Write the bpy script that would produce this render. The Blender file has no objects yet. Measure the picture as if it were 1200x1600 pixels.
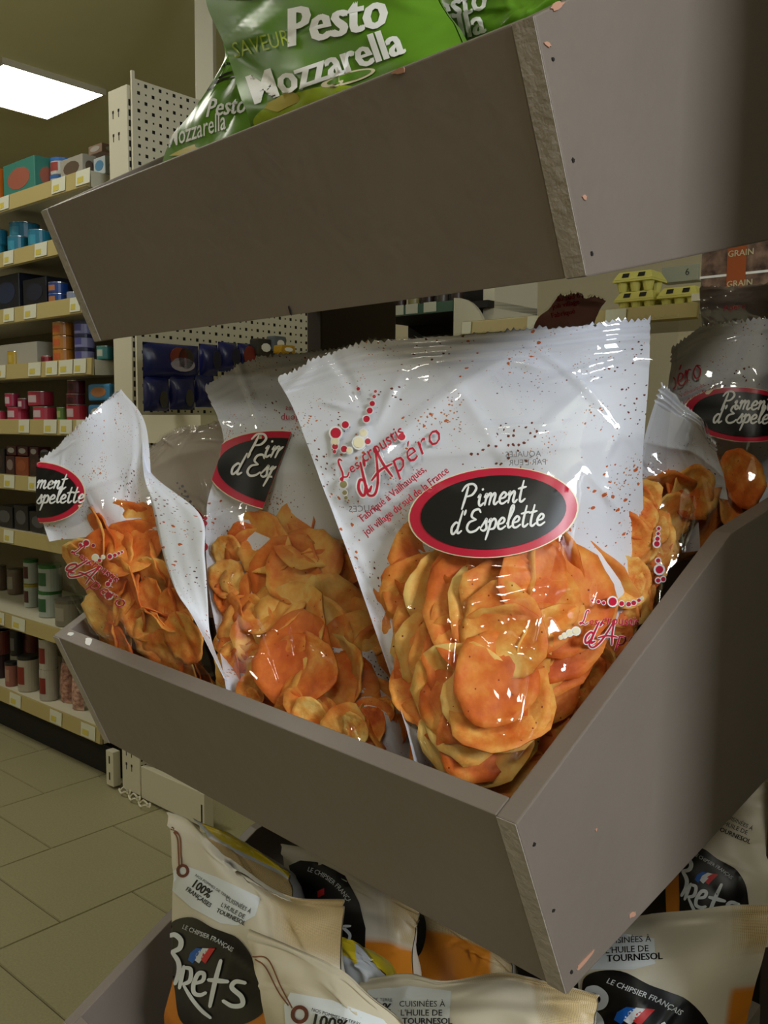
import bpy, bmesh, math, random
import numpy as np
from mathutils import Vector, Matrix, geometry
SC = bpy.context.scene
COL = SC.collection
# ------------------------------------------------------------------ camera
FPX, PITCH, ROLL = 1417.885, math.radians(5.49385), math.radians(.41139)
EYE = np.array([0, 0, 1.42])
_c, _s = math.cos(PITCH), math.sin(PITCH)
FWD = np.array([0, _c, -_s]); _u = np.array([0, _s, _c]); _x = np.array([1., 0, 0])
RIGHT = _x*math.cos(ROLL) + _u*math.sin(ROLL)
UP = _u*math.cos(ROLL) - _x*math.sin(ROLL)
cd = bpy.data.cameras.new('camera'); cam = bpy.data.objects.new('camera', cd); COL.objects.link(cam)
cd.sensor_fit = 'VERTICAL'; cd.sensor_height = 24; cd.lens = FPX/1600*24; cd.clip_start = .02
M = Matrix.Identity(4)
for i in range(3):
    M[i][0] = RIGHT[i]; M[i][1] = UP[i]; M[i][2] = -FWD[i]; M[i][3] = EYE[i]
cam.matrix_world = M
SC.camera = cam
# ------------------------------------------------------------------ frames (aisle frame a,b ; stand frame u,v)
AA, AS = math.radians(41.501), math.radians(46.494)
A3 = np.array([math.cos(AA), -math.sin(AA), 0]); B3 = np.array([math.sin(AA), math.cos(AA), 0]); Z3 = np.array([0, 0, 1.])
C3 = np.array([math.cos(AS), -math.sin(AS), 0]); D3 = np.array([math.sin(AS), math.cos(AS), 0])
def G(a, b, z): return A3*a + B3*b + Z3*z
# ------------------------------------------------------------------ world, lights, exposure
w = bpy.data.worlds.new('world'); SC.world = w; w.use_nodes = True
w.node_tree.nodes['Background'].inputs[0].default_value = (1, .93, .8, 1)
w.node_tree.nodes['Background'].inputs[1].default_value = .25
vs = SC.view_settings
vs.view_transform = 'Standard'; vs.look = 'None'; vs.gamma = 1; vs.use_curve_mapping = False; vs.exposure = 0
def area_light(name, loc, target, size, power, col, sy=None):
    l = bpy.data.lights.new(name, 'AREA'); l.energy = power; l.color = col; l.size = size
    if sy: l.shape = 'RECTANGLE'; l.size_y = sy
    o = bpy.data.objects.new(name, l); COL.objects.link(o); o.location = loc
    o.rotation_euler = (Vector(target)-Vector(loc)).to_track_quat('-Z', 'Y').to_euler()
    return o
area_light('cool_key_light', (2.0, -2.3, 2.7), (.25, .65, 1.3), 1.1, 105, (.88, .94, 1.0), .8)  # cool key light added inside the room behind the camera, no window modelled
CEIL = 3.6
LAMPS = [(-5.87, 3.07), (-3.47, .67), (-5.87, -1.73), (1.33, -1.73), (3.73, 1.0), (-1.07, -4.13)]
LAMP_E = 19.0

# ------------------------------------------------------------------ materials
MATS = {}
def mat(name, col, rough=.6, metal=0, spec=.5, bump=0, bscale=60, emit=None, noise=0, nscale=20, dark=None):
    if name in MATS: return MATS[name]
    m = bpy.data.materials.new(name); m.use_nodes = True; nt = m.node_tree; N = nt.nodes; L = nt.links
    p = N['Principled BSDF']; p.inputs['Base Color'].default_value = (*col, 1)
    p.inputs['Roughness'].default_value = rough; p.inputs['Metallic'].default_value = metal
    p.inputs['Specular IOR Level'].default_value = spec
    tc = N.new('ShaderNodeTexCoord')
    if noise:
        n = N.new('ShaderNodeTexNoise'); n.inputs['Scale'].default_value = nscale; n.inputs['Detail'].default_value = 6
        L.new(tc.outputs['Object'], n.inputs['Vector'])
        r = N.new('ShaderNodeValToRGB'); d = dark or [c*(1-noise) for c in col]
        r.color_ramp.elements[0].color = (*d, 1); r.color_ramp.elements[1].color = (*col, 1)
        r.color_ramp.elements[0].position = .35; r.color_ramp.elements[1].position = .65
        L.new(n.outputs['Fac'], r.inputs['Fac']); L.new(r.outputs['Color'], p.inputs['Base Color'])
    if bump:
        n2 = N.new('ShaderNodeTexNoise'); n2.inputs['Scale'].default_value = bscale; n2.inputs['Detail'].default_value = 4
        L.new(tc.outputs['Object'], n2.inputs['Vector'])
        b = N.new('ShaderNodeBump'); b.inputs['Strength'].default_value = bump; b.inputs['Distance'].default_value = .002
        L.new(n2.outputs['Fac'], b.inputs['Height']); L.new(b.outputs['Normal'], p.inputs['Normal'])
    if emit:
        p.inputs['Emission Color'].default_value = (*emit[0], 1); p.inputs['Emission Strength'].default_value = emit[1]
    MATS[name] = m; return m
def srgb(r, g, b):
    f = lambda c: (c/255/12.92 if c <= 10 else ((c/255+.055)/1.055)**2.4)
    return (f(r), f(g), f(b))

paint = mat('taupe_paint', srgb(126, 115, 105), .5, spec=.45, bump=.35, bscale=55, noise=.07, nscale=9)
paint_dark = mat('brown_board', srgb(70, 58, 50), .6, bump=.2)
m_floor = mat('floor_tile', srgb(160, 153, 118), .38, noise=.14, nscale=160, bump=.05)
m_grout = mat('grout', srgb(92, 84, 62), .9)
m_ceil = mat('ceiling_paint', srgb(232, 230, 182), .95, noise=.04, nscale=2)
m_wall = mat('wall_paint', srgb(196, 184, 150), .9)
m_cream = mat('cream_metal', srgb(205, 199, 176), .45)
m_rail = mat('price_rail_plastic', srgb(176, 160, 106), .35)
m_lamp = mat('lamp_diffuser', (1, 1, 1), .5, emit=((1, .97, .86), LAMP_E))
m_dark = mat('dark_gap', srgb(28, 24, 20), .8)
m_white = mat('white_print', srgb(238, 238, 236), .5)
m_black = mat('black_print', srgb(17, 16, 16), .42)
m_red = mat('crimson_print', srgb(196, 34, 62), .35)
m_grey = mat('grey_print', srgb(120, 118, 125), .6)
m_yellow = mat('yellow_print', srgb(196, 180, 80), .5)
m_tag = mat('price_tag_card', srgb(205, 205, 185), .6)
m_beadcream = mat('cream_print', srgb(236, 226, 190), .4)
m_chipwood = mat('bare_wood', srgb(190, 142, 118), .8)
m_metal = mat('tin_metal', srgb(190, 190, 190), .25, metal=.9)

def film_mat(name, tint, rough=.055, boost=1.0, scale=22, strength=.22, haze=0.0):
    m = bpy.data.materials.new(name); m.use_nodes = True; nt = m.node_tree; N = nt.nodes; L = nt.links
    for n in list(N): N.remove(n)
    out = N.new('ShaderNodeOutputMaterial'); tr = N.new('ShaderNodeBsdfTransparent'); tr.inputs[0].default_value = (*tint, 1)
    gl = N.new('ShaderNodeBsdfGlossy'); gl.inputs['Roughness'].default_value = rough; gl.inputs[0].default_value = (1, 1, 1, 1)
    df = N.new('ShaderNodeBsdfDiffuse'); df.inputs[0].default_value = (.8, .8, .82, 1)
    geo = N.new('ShaderNodeNewGeometry'); dt = N.new('ShaderNodeVectorMath'); dt.operation = 'DOT_PRODUCT'
    ab = N.new('ShaderNodeMath'); ab.operation = 'ABSOLUTE'; om = N.new('ShaderNodeMath'); om.operation = 'SUBTRACT'; om.inputs[0].default_value = 1
    fr = N.new('ShaderNodeMath'); fr.operation = 'POWER'; fr.inputs[1].default_value = 5
    L.new(geo.outputs['Incoming'], dt.inputs[0]); L.new(dt.outputs['Value'], ab.inputs[0]); L.new(ab.outputs[0], om.inputs[1]); L.new(om.outputs[0], fr.inputs[0])
    mu = N.new('ShaderNodeMath'); mu.operation = 'MULTIPLY_ADD'; mu.inputs[1].default_value = .5; mu.inputs[2].default_value = .045*boost; mu.use_clamp = True
    mx = N.new('ShaderNodeMixShader'); mh = N.new('ShaderNodeMixShader'); mh.inputs[0].default_value = haze
    tc = N.new('ShaderNodeTexCoord')
    v = N.new('ShaderNodeTexVoronoi'); v.feature = 'DISTANCE_TO_EDGE'; v.inputs['Scale'].default_value = scale
    n0 = N.new('ShaderNodeTexNoise'); n0.inputs['Scale'].default_value = scale*.6; n0.inputs['Detail'].default_value = 3
    mixv = N.new('ShaderNodeVectorMath'); mixv.operation = 'MULTIPLY_ADD'; mixv.inputs[1].default_value = (.05,)*3
    L.new(tc.outputs['Object'], n0.inputs['Vector']); L.new(n0.outputs['Color'], mixv.inputs[0]); L.new(tc.outputs['Object'], mixv.inputs[2])
    L.new(mixv.outputs[0], v.inputs['Vector'])
    mr = N.new('ShaderNodeMath'); mr.operation = 'MINIMUM'; mr.inputs[1].default_value = .3
    L.new(v.outputs['Distance'], mr.inputs[0])
    ad = N.new('ShaderNodeMath'); ad.operation = 'MULTIPLY_ADD'; ad.inputs[1].default_value = 1.2
    L.new(mr.outputs[0], ad.inputs[0]); L.new(n0.outputs['Fac'], ad.inputs[2])
    b = N.new('ShaderNodeBump'); b.inputs['Strength'].default_value = strength; b.inputs['Distance'].default_value = .004
    L.new(ad.outputs[0], b.inputs['Height']); L.new(b.outputs['Normal'], gl.inputs['Normal']); L.new(b.outputs['Normal'], dt.inputs[1])
    L.new(fr.outputs[0], mu.inputs[0]); L.new(tr.outputs[0], mh.inputs[1]); L.new(df.outputs[0], mh.inputs[2])
    L.new(mu.outputs[0], mx.inputs[0]); L.new(mh.outputs[0], mx.inputs[1]); L.new(gl.outputs[0], mx.inputs[2])
    L.new(mx.outputs[0], out.inputs[0])
    return m
m_film = film_mat('clear_film', (.97, .97, .97), boost=1.5)
m_film_dim = film_mat('hazy_film', (.93, .91, .89), boost=1.5, haze=.12)

def paper_mat():
    m = mat('white_crumbed_paper', srgb(226, 228, 236), .75, bump=.4, bscale=35); nt = m.node_tree; N = nt.nodes; L = nt.links
    p = N['Principled BSDF']; uv = N.new('ShaderNodeUVMap')
    col = None
    prev = srgb(228, 230, 238)
    base = N.new('ShaderNodeRGB'); base.outputs[0].default_value = (*prev, 1); last = base.outputs[0]
    # seasoning crumbs stuck to the inside of the paper, three sizes
    for sc, th, c, ms, lo in ((46, .13, srgb(200, 96, 40), 3.5, .43), (80, .15, srgb(110, 40, 30), 5, .44), (130, .17, srgb(190, 120, 70), 7, .45)):
        v = N.new('ShaderNodeTexVoronoi'); v.inputs['Scale'].default_value = sc
        n = N.new('ShaderNodeTexNoise'); n.inputs['Scale'].default_value = ms; n.inputs['Detail'].default_value = 3
        w0 = N.new('ShaderNodeTexNoise'); w0.inputs['Scale'].default_value = sc*1.5
        wv = N.new('ShaderNodeVectorMath'); wv.operation = 'MULTIPLY_ADD'; wv.inputs[1].default_value = (.5/sc,)*3
        L.new(uv.outputs[0], w0.inputs['Vector']); L.new(w0.outputs['Color'], wv.inputs[0]); L.new(uv.outputs[0], wv.inputs[2])
        L.new(wv.outputs[0], v.inputs['Vector']); L.new(uv.outputs[0], n.inputs['Vector'])
        lt = N.new('ShaderNodeMath'); lt.operation = 'LESS_THAN'
        mm = N.new('ShaderNodeMapRange'); mm.inputs[1].default_value = lo; mm.inputs[2].default_value = lo+.18; mm.inputs[4].default_value = th*1.6
        L.new(n.outputs['Fac'], mm.inputs[0]); L.new(v.outputs['Distance'], lt.inputs[0]); L.new(mm.outputs[0], lt.inputs[1])
        mx = N.new('ShaderNodeMix'); mx.data_type = 'RGBA'; L.new(lt.outputs[0], mx.inputs[0]); L.new(last, mx.inputs[6]); mx.inputs[7].default_value = (*c, 1)
        last = mx.outputs[2]
    L.new(last, p.inputs['Base Color'])
    p.inputs['Transmission Weight'].default_value = 0
    return m
m_paper = paper_mat()
m_paper_pink = mat('dull_pink_paper', srgb(196, 182, 182), .6, bump=.5, bscale=30, noise=.12, nscale=9, dark=srgb(176, 150, 146))

def chip_mat():
    m = bpy.data.materials.new('paprika_chip'); m.use_nodes = True; N = m.node_tree.nodes; L = m.node_tree.links; p = N['Principled BSDF']
    tc = N.new('ShaderNodeTexCoord'); oi = N.new('ShaderNodeObjectInfo')
    ad = N.new('ShaderNodeVectorMath'); ad.operation = 'ADD'
    mu = N.new('ShaderNodeMath'); mu.operation = 'MULTIPLY'; mu.inputs[1].default_value = 37
    L.new(oi.outputs['Random'], mu.inputs[0]); L.new(tc.outputs['Object'], ad.inputs[0]); L.new(mu.outputs[0], ad.inputs[1])
    n = N.new('ShaderNodeTexNoise'); n.inputs['Scale'].default_value = 32; n.inputs['Detail'].default_value = 8; n.inputs['Roughness'].default_value = .62
    L.new(ad.outputs[0], n.inputs['Vector'])
    r = N.new('ShaderNodeValToRGB'); e = r.color_ramp.elements
    e[0].position = .26; e[0].color = (*srgb(196, 84, 26), 1); e[1].position = .7; e[1].color = (*srgb(246, 206, 120), 1)
    for ps, c in ((.38, srgb(222, 112, 40)), (.48, srgb(232, 142, 60)), (.58, srgb(242, 176, 84))):
        x = e.new(ps); x.color = (*c, 1)
    sh = N.new('ShaderNodeMapRange'); sh.inputs[3].default_value = -.13; sh.inputs[4].default_value = .10
    L.new(oi.outputs['Random'], sh.inputs[0])
    s2 = N.new('ShaderNodeMath'); s2.operation = 'ADD'; L.new(n.outputs['Fac'], s2.inputs[0]); L.new(sh.outputs[0], s2.inputs[1])
    L.new(s2.outputs[0], r.inputs['Fac'])
    v = N.new('ShaderNodeTexVoronoi'); v.inputs['Scale'].default_value = 130; L.new(ad.outputs[0], v.inputs['Vector'])
    lt = N.new('ShaderNodeMath'); lt.operation = 'LESS_THAN'; lt.inputs[1].default_value = .075; L.new(v.outputs['Distance'], lt.inputs[0])
    mx = N.new('ShaderNodeMix'); mx.data_type = 'RGBA'; mx.inputs[7].default_value = (*srgb(140, 50, 20), 1)
    L.new(lt.outputs[0], mx.inputs[0]); L.new(r.outputs[0], mx.inputs[6]); L.new(mx.outputs[2], p.inputs['Base Color'])
    n3 = N.new('ShaderNodeTexNoise'); n3.inputs['Scale'].default_value = 70; n3.inputs['Detail'].default_value = 4; L.new(ad.outputs[0], n3.inputs['Vector'])
    b = N.new('ShaderNodeBump'); b.inputs['Strength'].default_value = .5; b.inputs['Distance'].default_value = .003
    L.new(n3.outputs['Fac'], b.inputs['Height']); L.new(b.outputs['Normal'], p.inputs['Normal'])
    p.inputs['Roughness'].default_value = .62; p.inputs['Specular IOR Level'].default_value = .3
    p.inputs['Subsurface Weight'].default_value = .0
    return m
m_chip = chip_mat()

def burlap_mat(name, c1, c2, sc=420):
    m = mat(name, c1, .85); N = m.node_tree.nodes; L = m.node_tree.links; p = N['Principled BSDF']; uv = N.new('ShaderNodeUVMap')
    outs = []
    for d in ('X', 'Y'):
        wv = N.new('ShaderNodeTexWave'); wv.bands_direction = d; wv.inputs['Scale'].default_value = sc/6.3; wv.inputs['Distortion'].default_value = .6
        L.new(uv.outputs[0], wv.inputs['Vector']); outs.append(wv.outputs['Fac'])
    mm = N.new('ShaderNodeMath'); mm.operation = 'MULTIPLY'; L.new(outs[0], mm.inputs[0]); L.new(outs[1], mm.inputs[1])
    r = N.new('ShaderNodeValToRGB'); r.color_ramp.elements[0].color = (*c1, 1); r.color_ramp.elements[1].color = (*c2, 1); r.color_ramp.elements[1].position = .7
    r.color_ramp.elements[0].position = .2
    L.new(mm.outputs[0], r.inputs[0]); L.new(r.outputs[0], p.inputs['Base Color'])
    return m
m_burlap = burlap_mat('burlap_print', srgb(196, 172, 122), srgb(132, 104, 62))
m_kraft = mat('cream_bag_foil', srgb(214, 204, 180), .42, bump=.25, bscale=22, noise=.06, nscale=10)
m_orange = mat('orange_bag_foil', srgb(214, 132, 34), .4, bump=.2, bscale=22)
m_yellowfoil = mat('yellow_bag_foil', srgb(206, 184, 40), .4)
m_greyfoil = mat('silver_bag_foil', srgb(176, 180, 184), .35)
def blend_bag():
    m = mat('printed_cream_foil', srgb(214, 204, 180), .45, bump=.25, bscale=22); N = m.node_tree.nodes; L = m.node_tree.links; p = N['Principled BSDF']
    at = N.new('ShaderNodeVertexColor'); at.layer_name = 'print'; sp = N.new('ShaderNodeSeparateColor'); L.new(at.outputs[0], sp.inputs[0]); uv = N.new('ShaderNodeUVMap'); outs = []
    for d in ('X', 'Y'):
        wv = N.new('ShaderNodeTexWave'); wv.bands_direction = d; wv.inputs['Scale'].default_value = 60; wv.inputs['Distortion'].default_value = 1.2; wv.inputs['Detail Scale'].default_value = 2
        L.new(uv.outputs[0], wv.inputs['Vector']); outs.append(wv.outputs['Fac'])
    mm = N.new('ShaderNodeMath'); mm.operation = 'MULTIPLY'; L.new(outs[0], mm.inputs[0]); L.new(outs[1], mm.inputs[1])
    r = N.new('ShaderNodeValToRGB'); r.color_ramp.elements[0].color = (*srgb(206, 184, 138), 1); r.color_ramp.elements[1].color = (*srgb(140, 112, 70), 1); r.color_ramp.elements[1].position = .75; L.new(mm.outputs[0], r.inputs[0])
    n = N.new('ShaderNodeTexNoise'); n.inputs['Scale'].default_value = 6; L.new(uv.outputs[0], n.inputs['Vector'])
    a1 = N.new('ShaderNodeMath'); a1.operation = 'MULTIPLY_ADD'; a1.inputs[1].default_value = .8; a1.inputs[2].default_value = -.4; L.new(n.outputs['Fac'], a1.inputs[0])
    a2 = N.new('ShaderNodeMath'); a2.operation = 'ADD'; a2.use_clamp = True; L.new(sp.outputs[0], a2.inputs[0]); L.new(a1.outputs[0], a2.inputs[1])
    a3 = N.new('ShaderNodeMath'); a3.operation = 'MULTIPLY'; a3.use_clamp = True; L.new(a2.outputs[0], a3.inputs[0]); L.new(sp.outputs[0], a3.inputs[1])
    x1 = N.new('ShaderNodeMix'); x1.data_type = 'RGBA'; x1.inputs[6].default_value = (*srgb(214, 206, 186), 1); L.new(a3.outputs[0], x1.inputs[0]); L.new(r.outputs[0], x1.inputs[7])
    x2 = N.new('ShaderNodeMix'); x2.data_type = 'RGBA'; x2.inputs[7].default_value = (*srgb(212, 130, 34), 1); L.new(sp.outputs[1], x2.inputs[0]); L.new(x1.outputs[2], x2.inputs[6]); L.new(x2.outputs[2], p.inputs['Base Color'])
    return m
m_brbag = blend_bag()
m_string = mat('brown_string_print', srgb(126, 78, 50), .6)
m_brown = mat('brown_print', srgb(112, 58, 42), .6)
m_whitepatch = mat('pale_tag_print', srgb(222, 228, 232), .5)
m_blue = mat('blue_print', srgb(20, 96, 190), .5)
m_flagred = mat('red_print', srgb(206, 44, 48), .5)
m_green = mat('green_foil', srgb(92, 140, 30), .32, bump=.25, bscale=18, noise=.15, nscale=7)
m_ltgreen = mat('light_green_print', srgb(176, 200, 40), .4, noise=.25, nscale=22)

# ------------------------------------------------------------------ builders
def tag(o, label=None, cat=None, group=None, kind=None):
    for k, v in (('label', label), ('category', cat), ('group', group), ('kind', kind)):
        if v: o[k] = v
    return o
def link(o, parent=None):
    COL.objects.link(o)
    if parent: o.parent = parent
    return o
def thing(name, label, cat, loc=(0, 0, 0), rotz=0, group=None):
    o = bpy.data.objects.new(name, None); o.location = tuple(loc); o.rotation_euler = (0, 0, rotz); o.empty_display_size = .05
    return tag(link(o), label, cat, group)
class MB:
    def __init__(s): s.v = []; s.f = []; s.m = []; s.uv = None
    def add(s, vs, fs, mi=0):
        n = len(s.v); s.v += [tuple(map(float, q)) for q in vs]; s.f += [tuple(i+n for i in f) for f in fs]; s.m += [mi]*len(fs); return s
    def box(s, x0, x1, y0, y1, z0, z1, mi=0):
        return s.add([(x, y, z) for x in (x0, x1) for y in (y0, y1) for z in (z0, z1)],
                     [(0, 1, 3, 2), (4, 6, 7, 5), (0, 4, 5, 1), (2, 3, 7, 6), (0, 2, 6, 4), (1, 5, 7, 3)], mi)
    def prism(s, pts, ax, h0, h1, mi=0):   # polygon pts (2D) extruded along axis ax
        n = len(pts)
        def mk(p, h): return {0: (h, p[0], p[1]), 1: (p[0], h, p[1]), 2: (p[0], p[1], h)}[ax]
        return s.add([mk(p, h0) for p in pts]+[mk(p, h1) for p in pts],
                     [tuple(range(n))[::-1], tuple(range(n, 2*n))]+[(i, (i+1) % n, n+(i+1) % n, n+i) for i in range(n)], mi)
    def lathe(s, prof, cx=0, cy=0, n=20, mi=0, cap=True):
        vs = []
        for r, z in prof: vs += [(cx+r*math.cos(k*2*math.pi/n), cy+r*math.sin(k*2*math.pi/n), z) for k in range(n)]
        fs = [(i*n+k, i*n+(k+1) % n, (i+1)*n+(k+1) % n, (i+1)*n+k) for i in range(len(prof)-1) for k in range(n)]
        if cap: fs += [tuple(range(n))[::-1], tuple((len(prof)-1)*n+k for k in range(n))]
        return s.add(vs, fs, mi)
    def tube(s, pts, r, n=6, mi=0):
        pts = [np.array(p, float) for p in pts]; vs = []
        for i, p in enumerate(pts):
            d = pts[min(i+1, len(pts)-1)]-pts[max(i-1, 0)]; d /= np.linalg.norm(d)+1e-9
            a = np.cross(d, (.13, .2, .97)); a /= np.linalg.norm(a)+1e-9; b = np.cross(d, a)
            vs += [p+r*(a*math.cos(k*2*math.pi/n)+b*math.sin(k*2*math.pi/n)) for k in range(n)]
        fs = [(i*n+k, i*n+(k+1) % n, (i+1)*n+(k+1) % n, (i+1)*n+k) for i in range(len(pts)-1) for k in range(n)]
        fs += [tuple(range(n))[::-1], tuple((len(pts)-1)*n+k for k in range(n))]
        return s.add(vs, fs, mi)
    def mesh(s, name, mats, smooth=False, bevel=0):
        me = bpy.data.meshes.new(name); me.from_pydata(s.v, [], s.f); me.validate()
        for m in (mats if isinstance(mats, (list, tuple)) else [mats]): me.materials.append(m)
        if len(me.polygons) == len(s.m): me.polygons.foreach_set('material_index', s.m)
        bm = bmesh.new(); bm.from_mesh(me); bmesh.ops.recalc_face_normals(bm, faces=bm.faces)
        if bevel: bmesh.ops.bevel(bm, geom=bm.edges[:], offset=bevel, segments=2, affect='EDGES', profile=.6)
        bm.to_mesh(me); bm.free()
        if smooth: me.polygons.foreach_set('use_smooth', [True]*len(me.polygons))
        return me
    def build(s, name, mats, parent=None, smooth=False, bevel=0):
        return link(bpy.data.objects.new(name, s.mesh(name, mats, smooth, bevel)), parent)

def ray(px, py):
    return FWD*FPX + RIGHT*(px-600) + UP*(800-py)
def hit(px, py, n, p0):
    r = ray(px, py); return EYE + r*(((np.array(p0)-EYE)@n)/(r@n))
def on_b(px, py, b): return hit(px, py, B3, B3*b)
def on_a(px, py, a): return hit(px, py, A3, A3*a)
def to_px(P):
    d = np.asarray(P, float)-EYE; w_ = d@FWD
    return np.stack([600+FPX*(d@RIGHT)/w_, 800-FPX*(d@UP)/w_], -1)

# ------------------------------------------------------------------ room shell
def struct(name, mb, m, parent=None, kind='structure', **k):
    o = mb.build(name, m, parent, **k)
    if kind: o['kind'] = kind
    return o
A0, A1, B0, B1 = -9.5, 5.0, -5.0, 5.4
def gq(mb, pts): return mb.add([G(*p) for p in pts], [tuple(range(len(pts)))])
fl = MB(); base = []
def gslab(mb, a0, a1, b0, b1, z0, z1):
    P = [G(a, b, z) for a in (a0, a1) for b in (b0, b1) for z in (z0, z1)]
    return mb.add(P, [(0, 1, 3, 2), (4, 6, 7, 5), (0, 4, 5, 1), (2, 3, 7, 6), (0, 2, 6, 4), (1, 5, 7, 3)])
floor = struct('floor', gslab(MB(), A0, A1, B0, B1, -.06, -.004), m_grout)
T = .4435
def tile_mesh():
    mb = MB(); g = .0022; e = .0015
    mb.add([(g, g, -.004), (T-g, g, -.004), (T-g, T-g, -.004), (g, T-g, -.004), (g+e, g+e, 0), (T-g-e, g+e, 0), (T-g-e, T-g-e, 0), (g+e, T-g-e, 0)],
           [(4, 5, 6, 7), (0, 1, 5, 4), (1, 2, 6, 5), (2, 3, 7, 6), (3, 0, 4, 7)])
    return mb.mesh('floor_tile', m_floor)
tm = tile_mesh()
# rows run along b, staggered half a tile from row to row (joint lines read from the photograph)
for i in range(-9, 6):
    a = -1.632*1.42 + i*T
    off = (.7252 if i == 0 else .7252+.1487*(-i))*1.42
    k0 = -3 if i < 4 else -2
    for k in range(-4, 7):
        b = (.7252-.1487*i)*1.42 % T + k*T
        o = bpy.data.objects.new('tile', tm); o.location = tuple(G(a, b, 0)); o.rotation_euler = (0, 0, -AA); link(o, floor)
struct('ceiling', gslab(MB(), A0, A1, B0, B1, CEIL, CEIL+.1), m_ceil)
struct('wall_back', gslab(MB(), A0, A1, B1, B1+.1, 0, CEIL), m_wall)
struct('wall_front', gslab(MB(), A0, A1, B0-.1, B0, 0, CEIL), m_wall)
struct('wall_left', gslab(MB(), A0-.1, A0, B0, B1, 0, CEIL), m_wall)
struct('wall_right', gslab(MB(), A1, A1+.1, B0, B1, 0, CEIL), m_wall)
q = on_b(318.5, 60, 0) if False else EYE+ray(318.5, 60)*(4.15/ (ray(318.5, 60)[1]))
struct('trim_1', MB().box(q[0]-.04, q[0]+.04, 4.15, 4.23, 0, CEIL), m_cream, bevel=.004)
for i, (a, b) in enumerate(LAMPS):
    t = thing('ceiling_light', 'square white ceiling light panel glowing at the upper left' if i == 0 else 'square white ceiling light panel out of view above the aisle', 'light',
              G(a, b, CEIL-.03), -AA, None if i == 0 else 'ceiling lights out of view')
    MB().box(-.365, .365, -.335, .335, -.004, .0).build('diffuser', m_lamp, t)
    fr = MB()
    for x0, x1, y0, y1 in ((-.38, .38, -.35, -.335), (-.38, .38, .335, .35), (-.38, -.365, -.335, .335), (.365, .38, -.335, .335)): fr.box(x0, x1, y0, y1, -.008, .029)
    fr.build('frame', m_cream, t)

# ------------------------------------------------------------------ display stand (tiers of tilted taupe trays)
W, H, TH = .65, .1455, .0156
LEAN, RIM, BOT = math.radians(23.25), math.radians(30.5), math.radians(12.85)
P2 = np.array([.0801, .5201, 1.1839]); SP = .4596
O2 = P2-C3*W                         # left front rim corner of the middle tray
STAND = np.array([O2[0], O2[1], 0])
stand = thing('display_stand', 'taupe painted wooden display stand with tilted trays full of chip bags', 'display stand', STAND, -AS)
KV, EV = .262, .36                   # rim kink and tray end, measured back from the front rim
def rimz(v): return v*math.tan(RIM) if v < KV else KV*math.tan(RIM)+(v-KV)*math.tan(BOT)
def side_profile(z0):
    b0 = (H*math.sin(LEAN), -H*math.cos(LEAN))
    return [(0, z0), (b0[0], z0+b0[1]), (EV, z0+b0[1]+(EV-b0[0])*math.tan(BOT)), (EV, z0+rimz(EV)), (KV, z0+rimz(KV))]
tl, tr_ = math.tan(LEAN), math.tan(RIM)
trays = [P2[2]+SP, P2[2], P2[2]-SP+.004]
VC = .43                             # middle of the stand; the back trays mirror the front ones
def mirror(mb):
    for i, q in enumerate(mb.v): mb.v[i] = (q[0], 2*VC-q[1], q[2])
    return mb
for back in (False, True):
    for z0 in (trays[1:] if back else trays):
        fix = mirror if back else (lambda m: m)
        for x in (0, W-TH):
            fix(MB().prism(side_profile(z0), 0, x, x+TH)).build('side_board', paint, stand, bevel=.0012)
        dn = np.array([math.sin(LEAN), -math.cos(LEAN)]); rm = np.array([math.cos(RIM), math.sin(RIM)])
        p = np.array([0, z0]); TT = TH*1.0
        q4 = [p+rm*.0004, p+dn*(H-.0004)+rm*.0004, p+dn*(H-.0004)+rm*TT, p+rm*TT]
        fix(MB().prism([tuple(x) for x in q4], 0, TH+.0003, W-TH-.0003)).build('front_board', paint, stand, bevel=.001)
        b0 = p+dn*(H-.004)+rm*(TT+.002)
        e = b0+np.array([1, math.tan(BOT)])*(EV-b0[0])
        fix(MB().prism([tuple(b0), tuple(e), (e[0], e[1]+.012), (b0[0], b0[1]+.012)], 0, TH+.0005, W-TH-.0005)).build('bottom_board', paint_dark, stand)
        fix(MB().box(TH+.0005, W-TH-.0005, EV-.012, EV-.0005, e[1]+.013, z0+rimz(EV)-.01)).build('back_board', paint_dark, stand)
for x0, e_ in ((.0, 0), (W-.03, .065)):
    MB().box(x0, x0+.03, EV+.001+e_, 2*VC-EV-.001, .0, 1.95).build('upright', paint_dark, stand, bevel=.002)
MB().box(-.03, W+.03, .01, 2*VC-.01, 0, .1).build('plinth', paint_dark, stand, bevel=.003)
m_grain = mat('painted_end_grain', srgb(168, 158, 148), .45, bump=1.0, bscale=150, noise=.12, nscale=60)
for z0 in trays:
    for x in (.0004, W-TH+.0004):
        q4 = [p_*1.0 for p_ in (np.array([-.0005, z0-.0005]), np.array([0, z0])+dn*(H-.001)+np.array([-.0005, -.0003]), np.array([0, z0])+dn*(H-.001)+rm*.0002, np.array([0, z0-.0005])+rm*.0002)]
        MB().prism([tuple(q_) for q_ in q4], 0, x, x+TH-.0008).build('end_grain', m_grain, stand)
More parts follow.
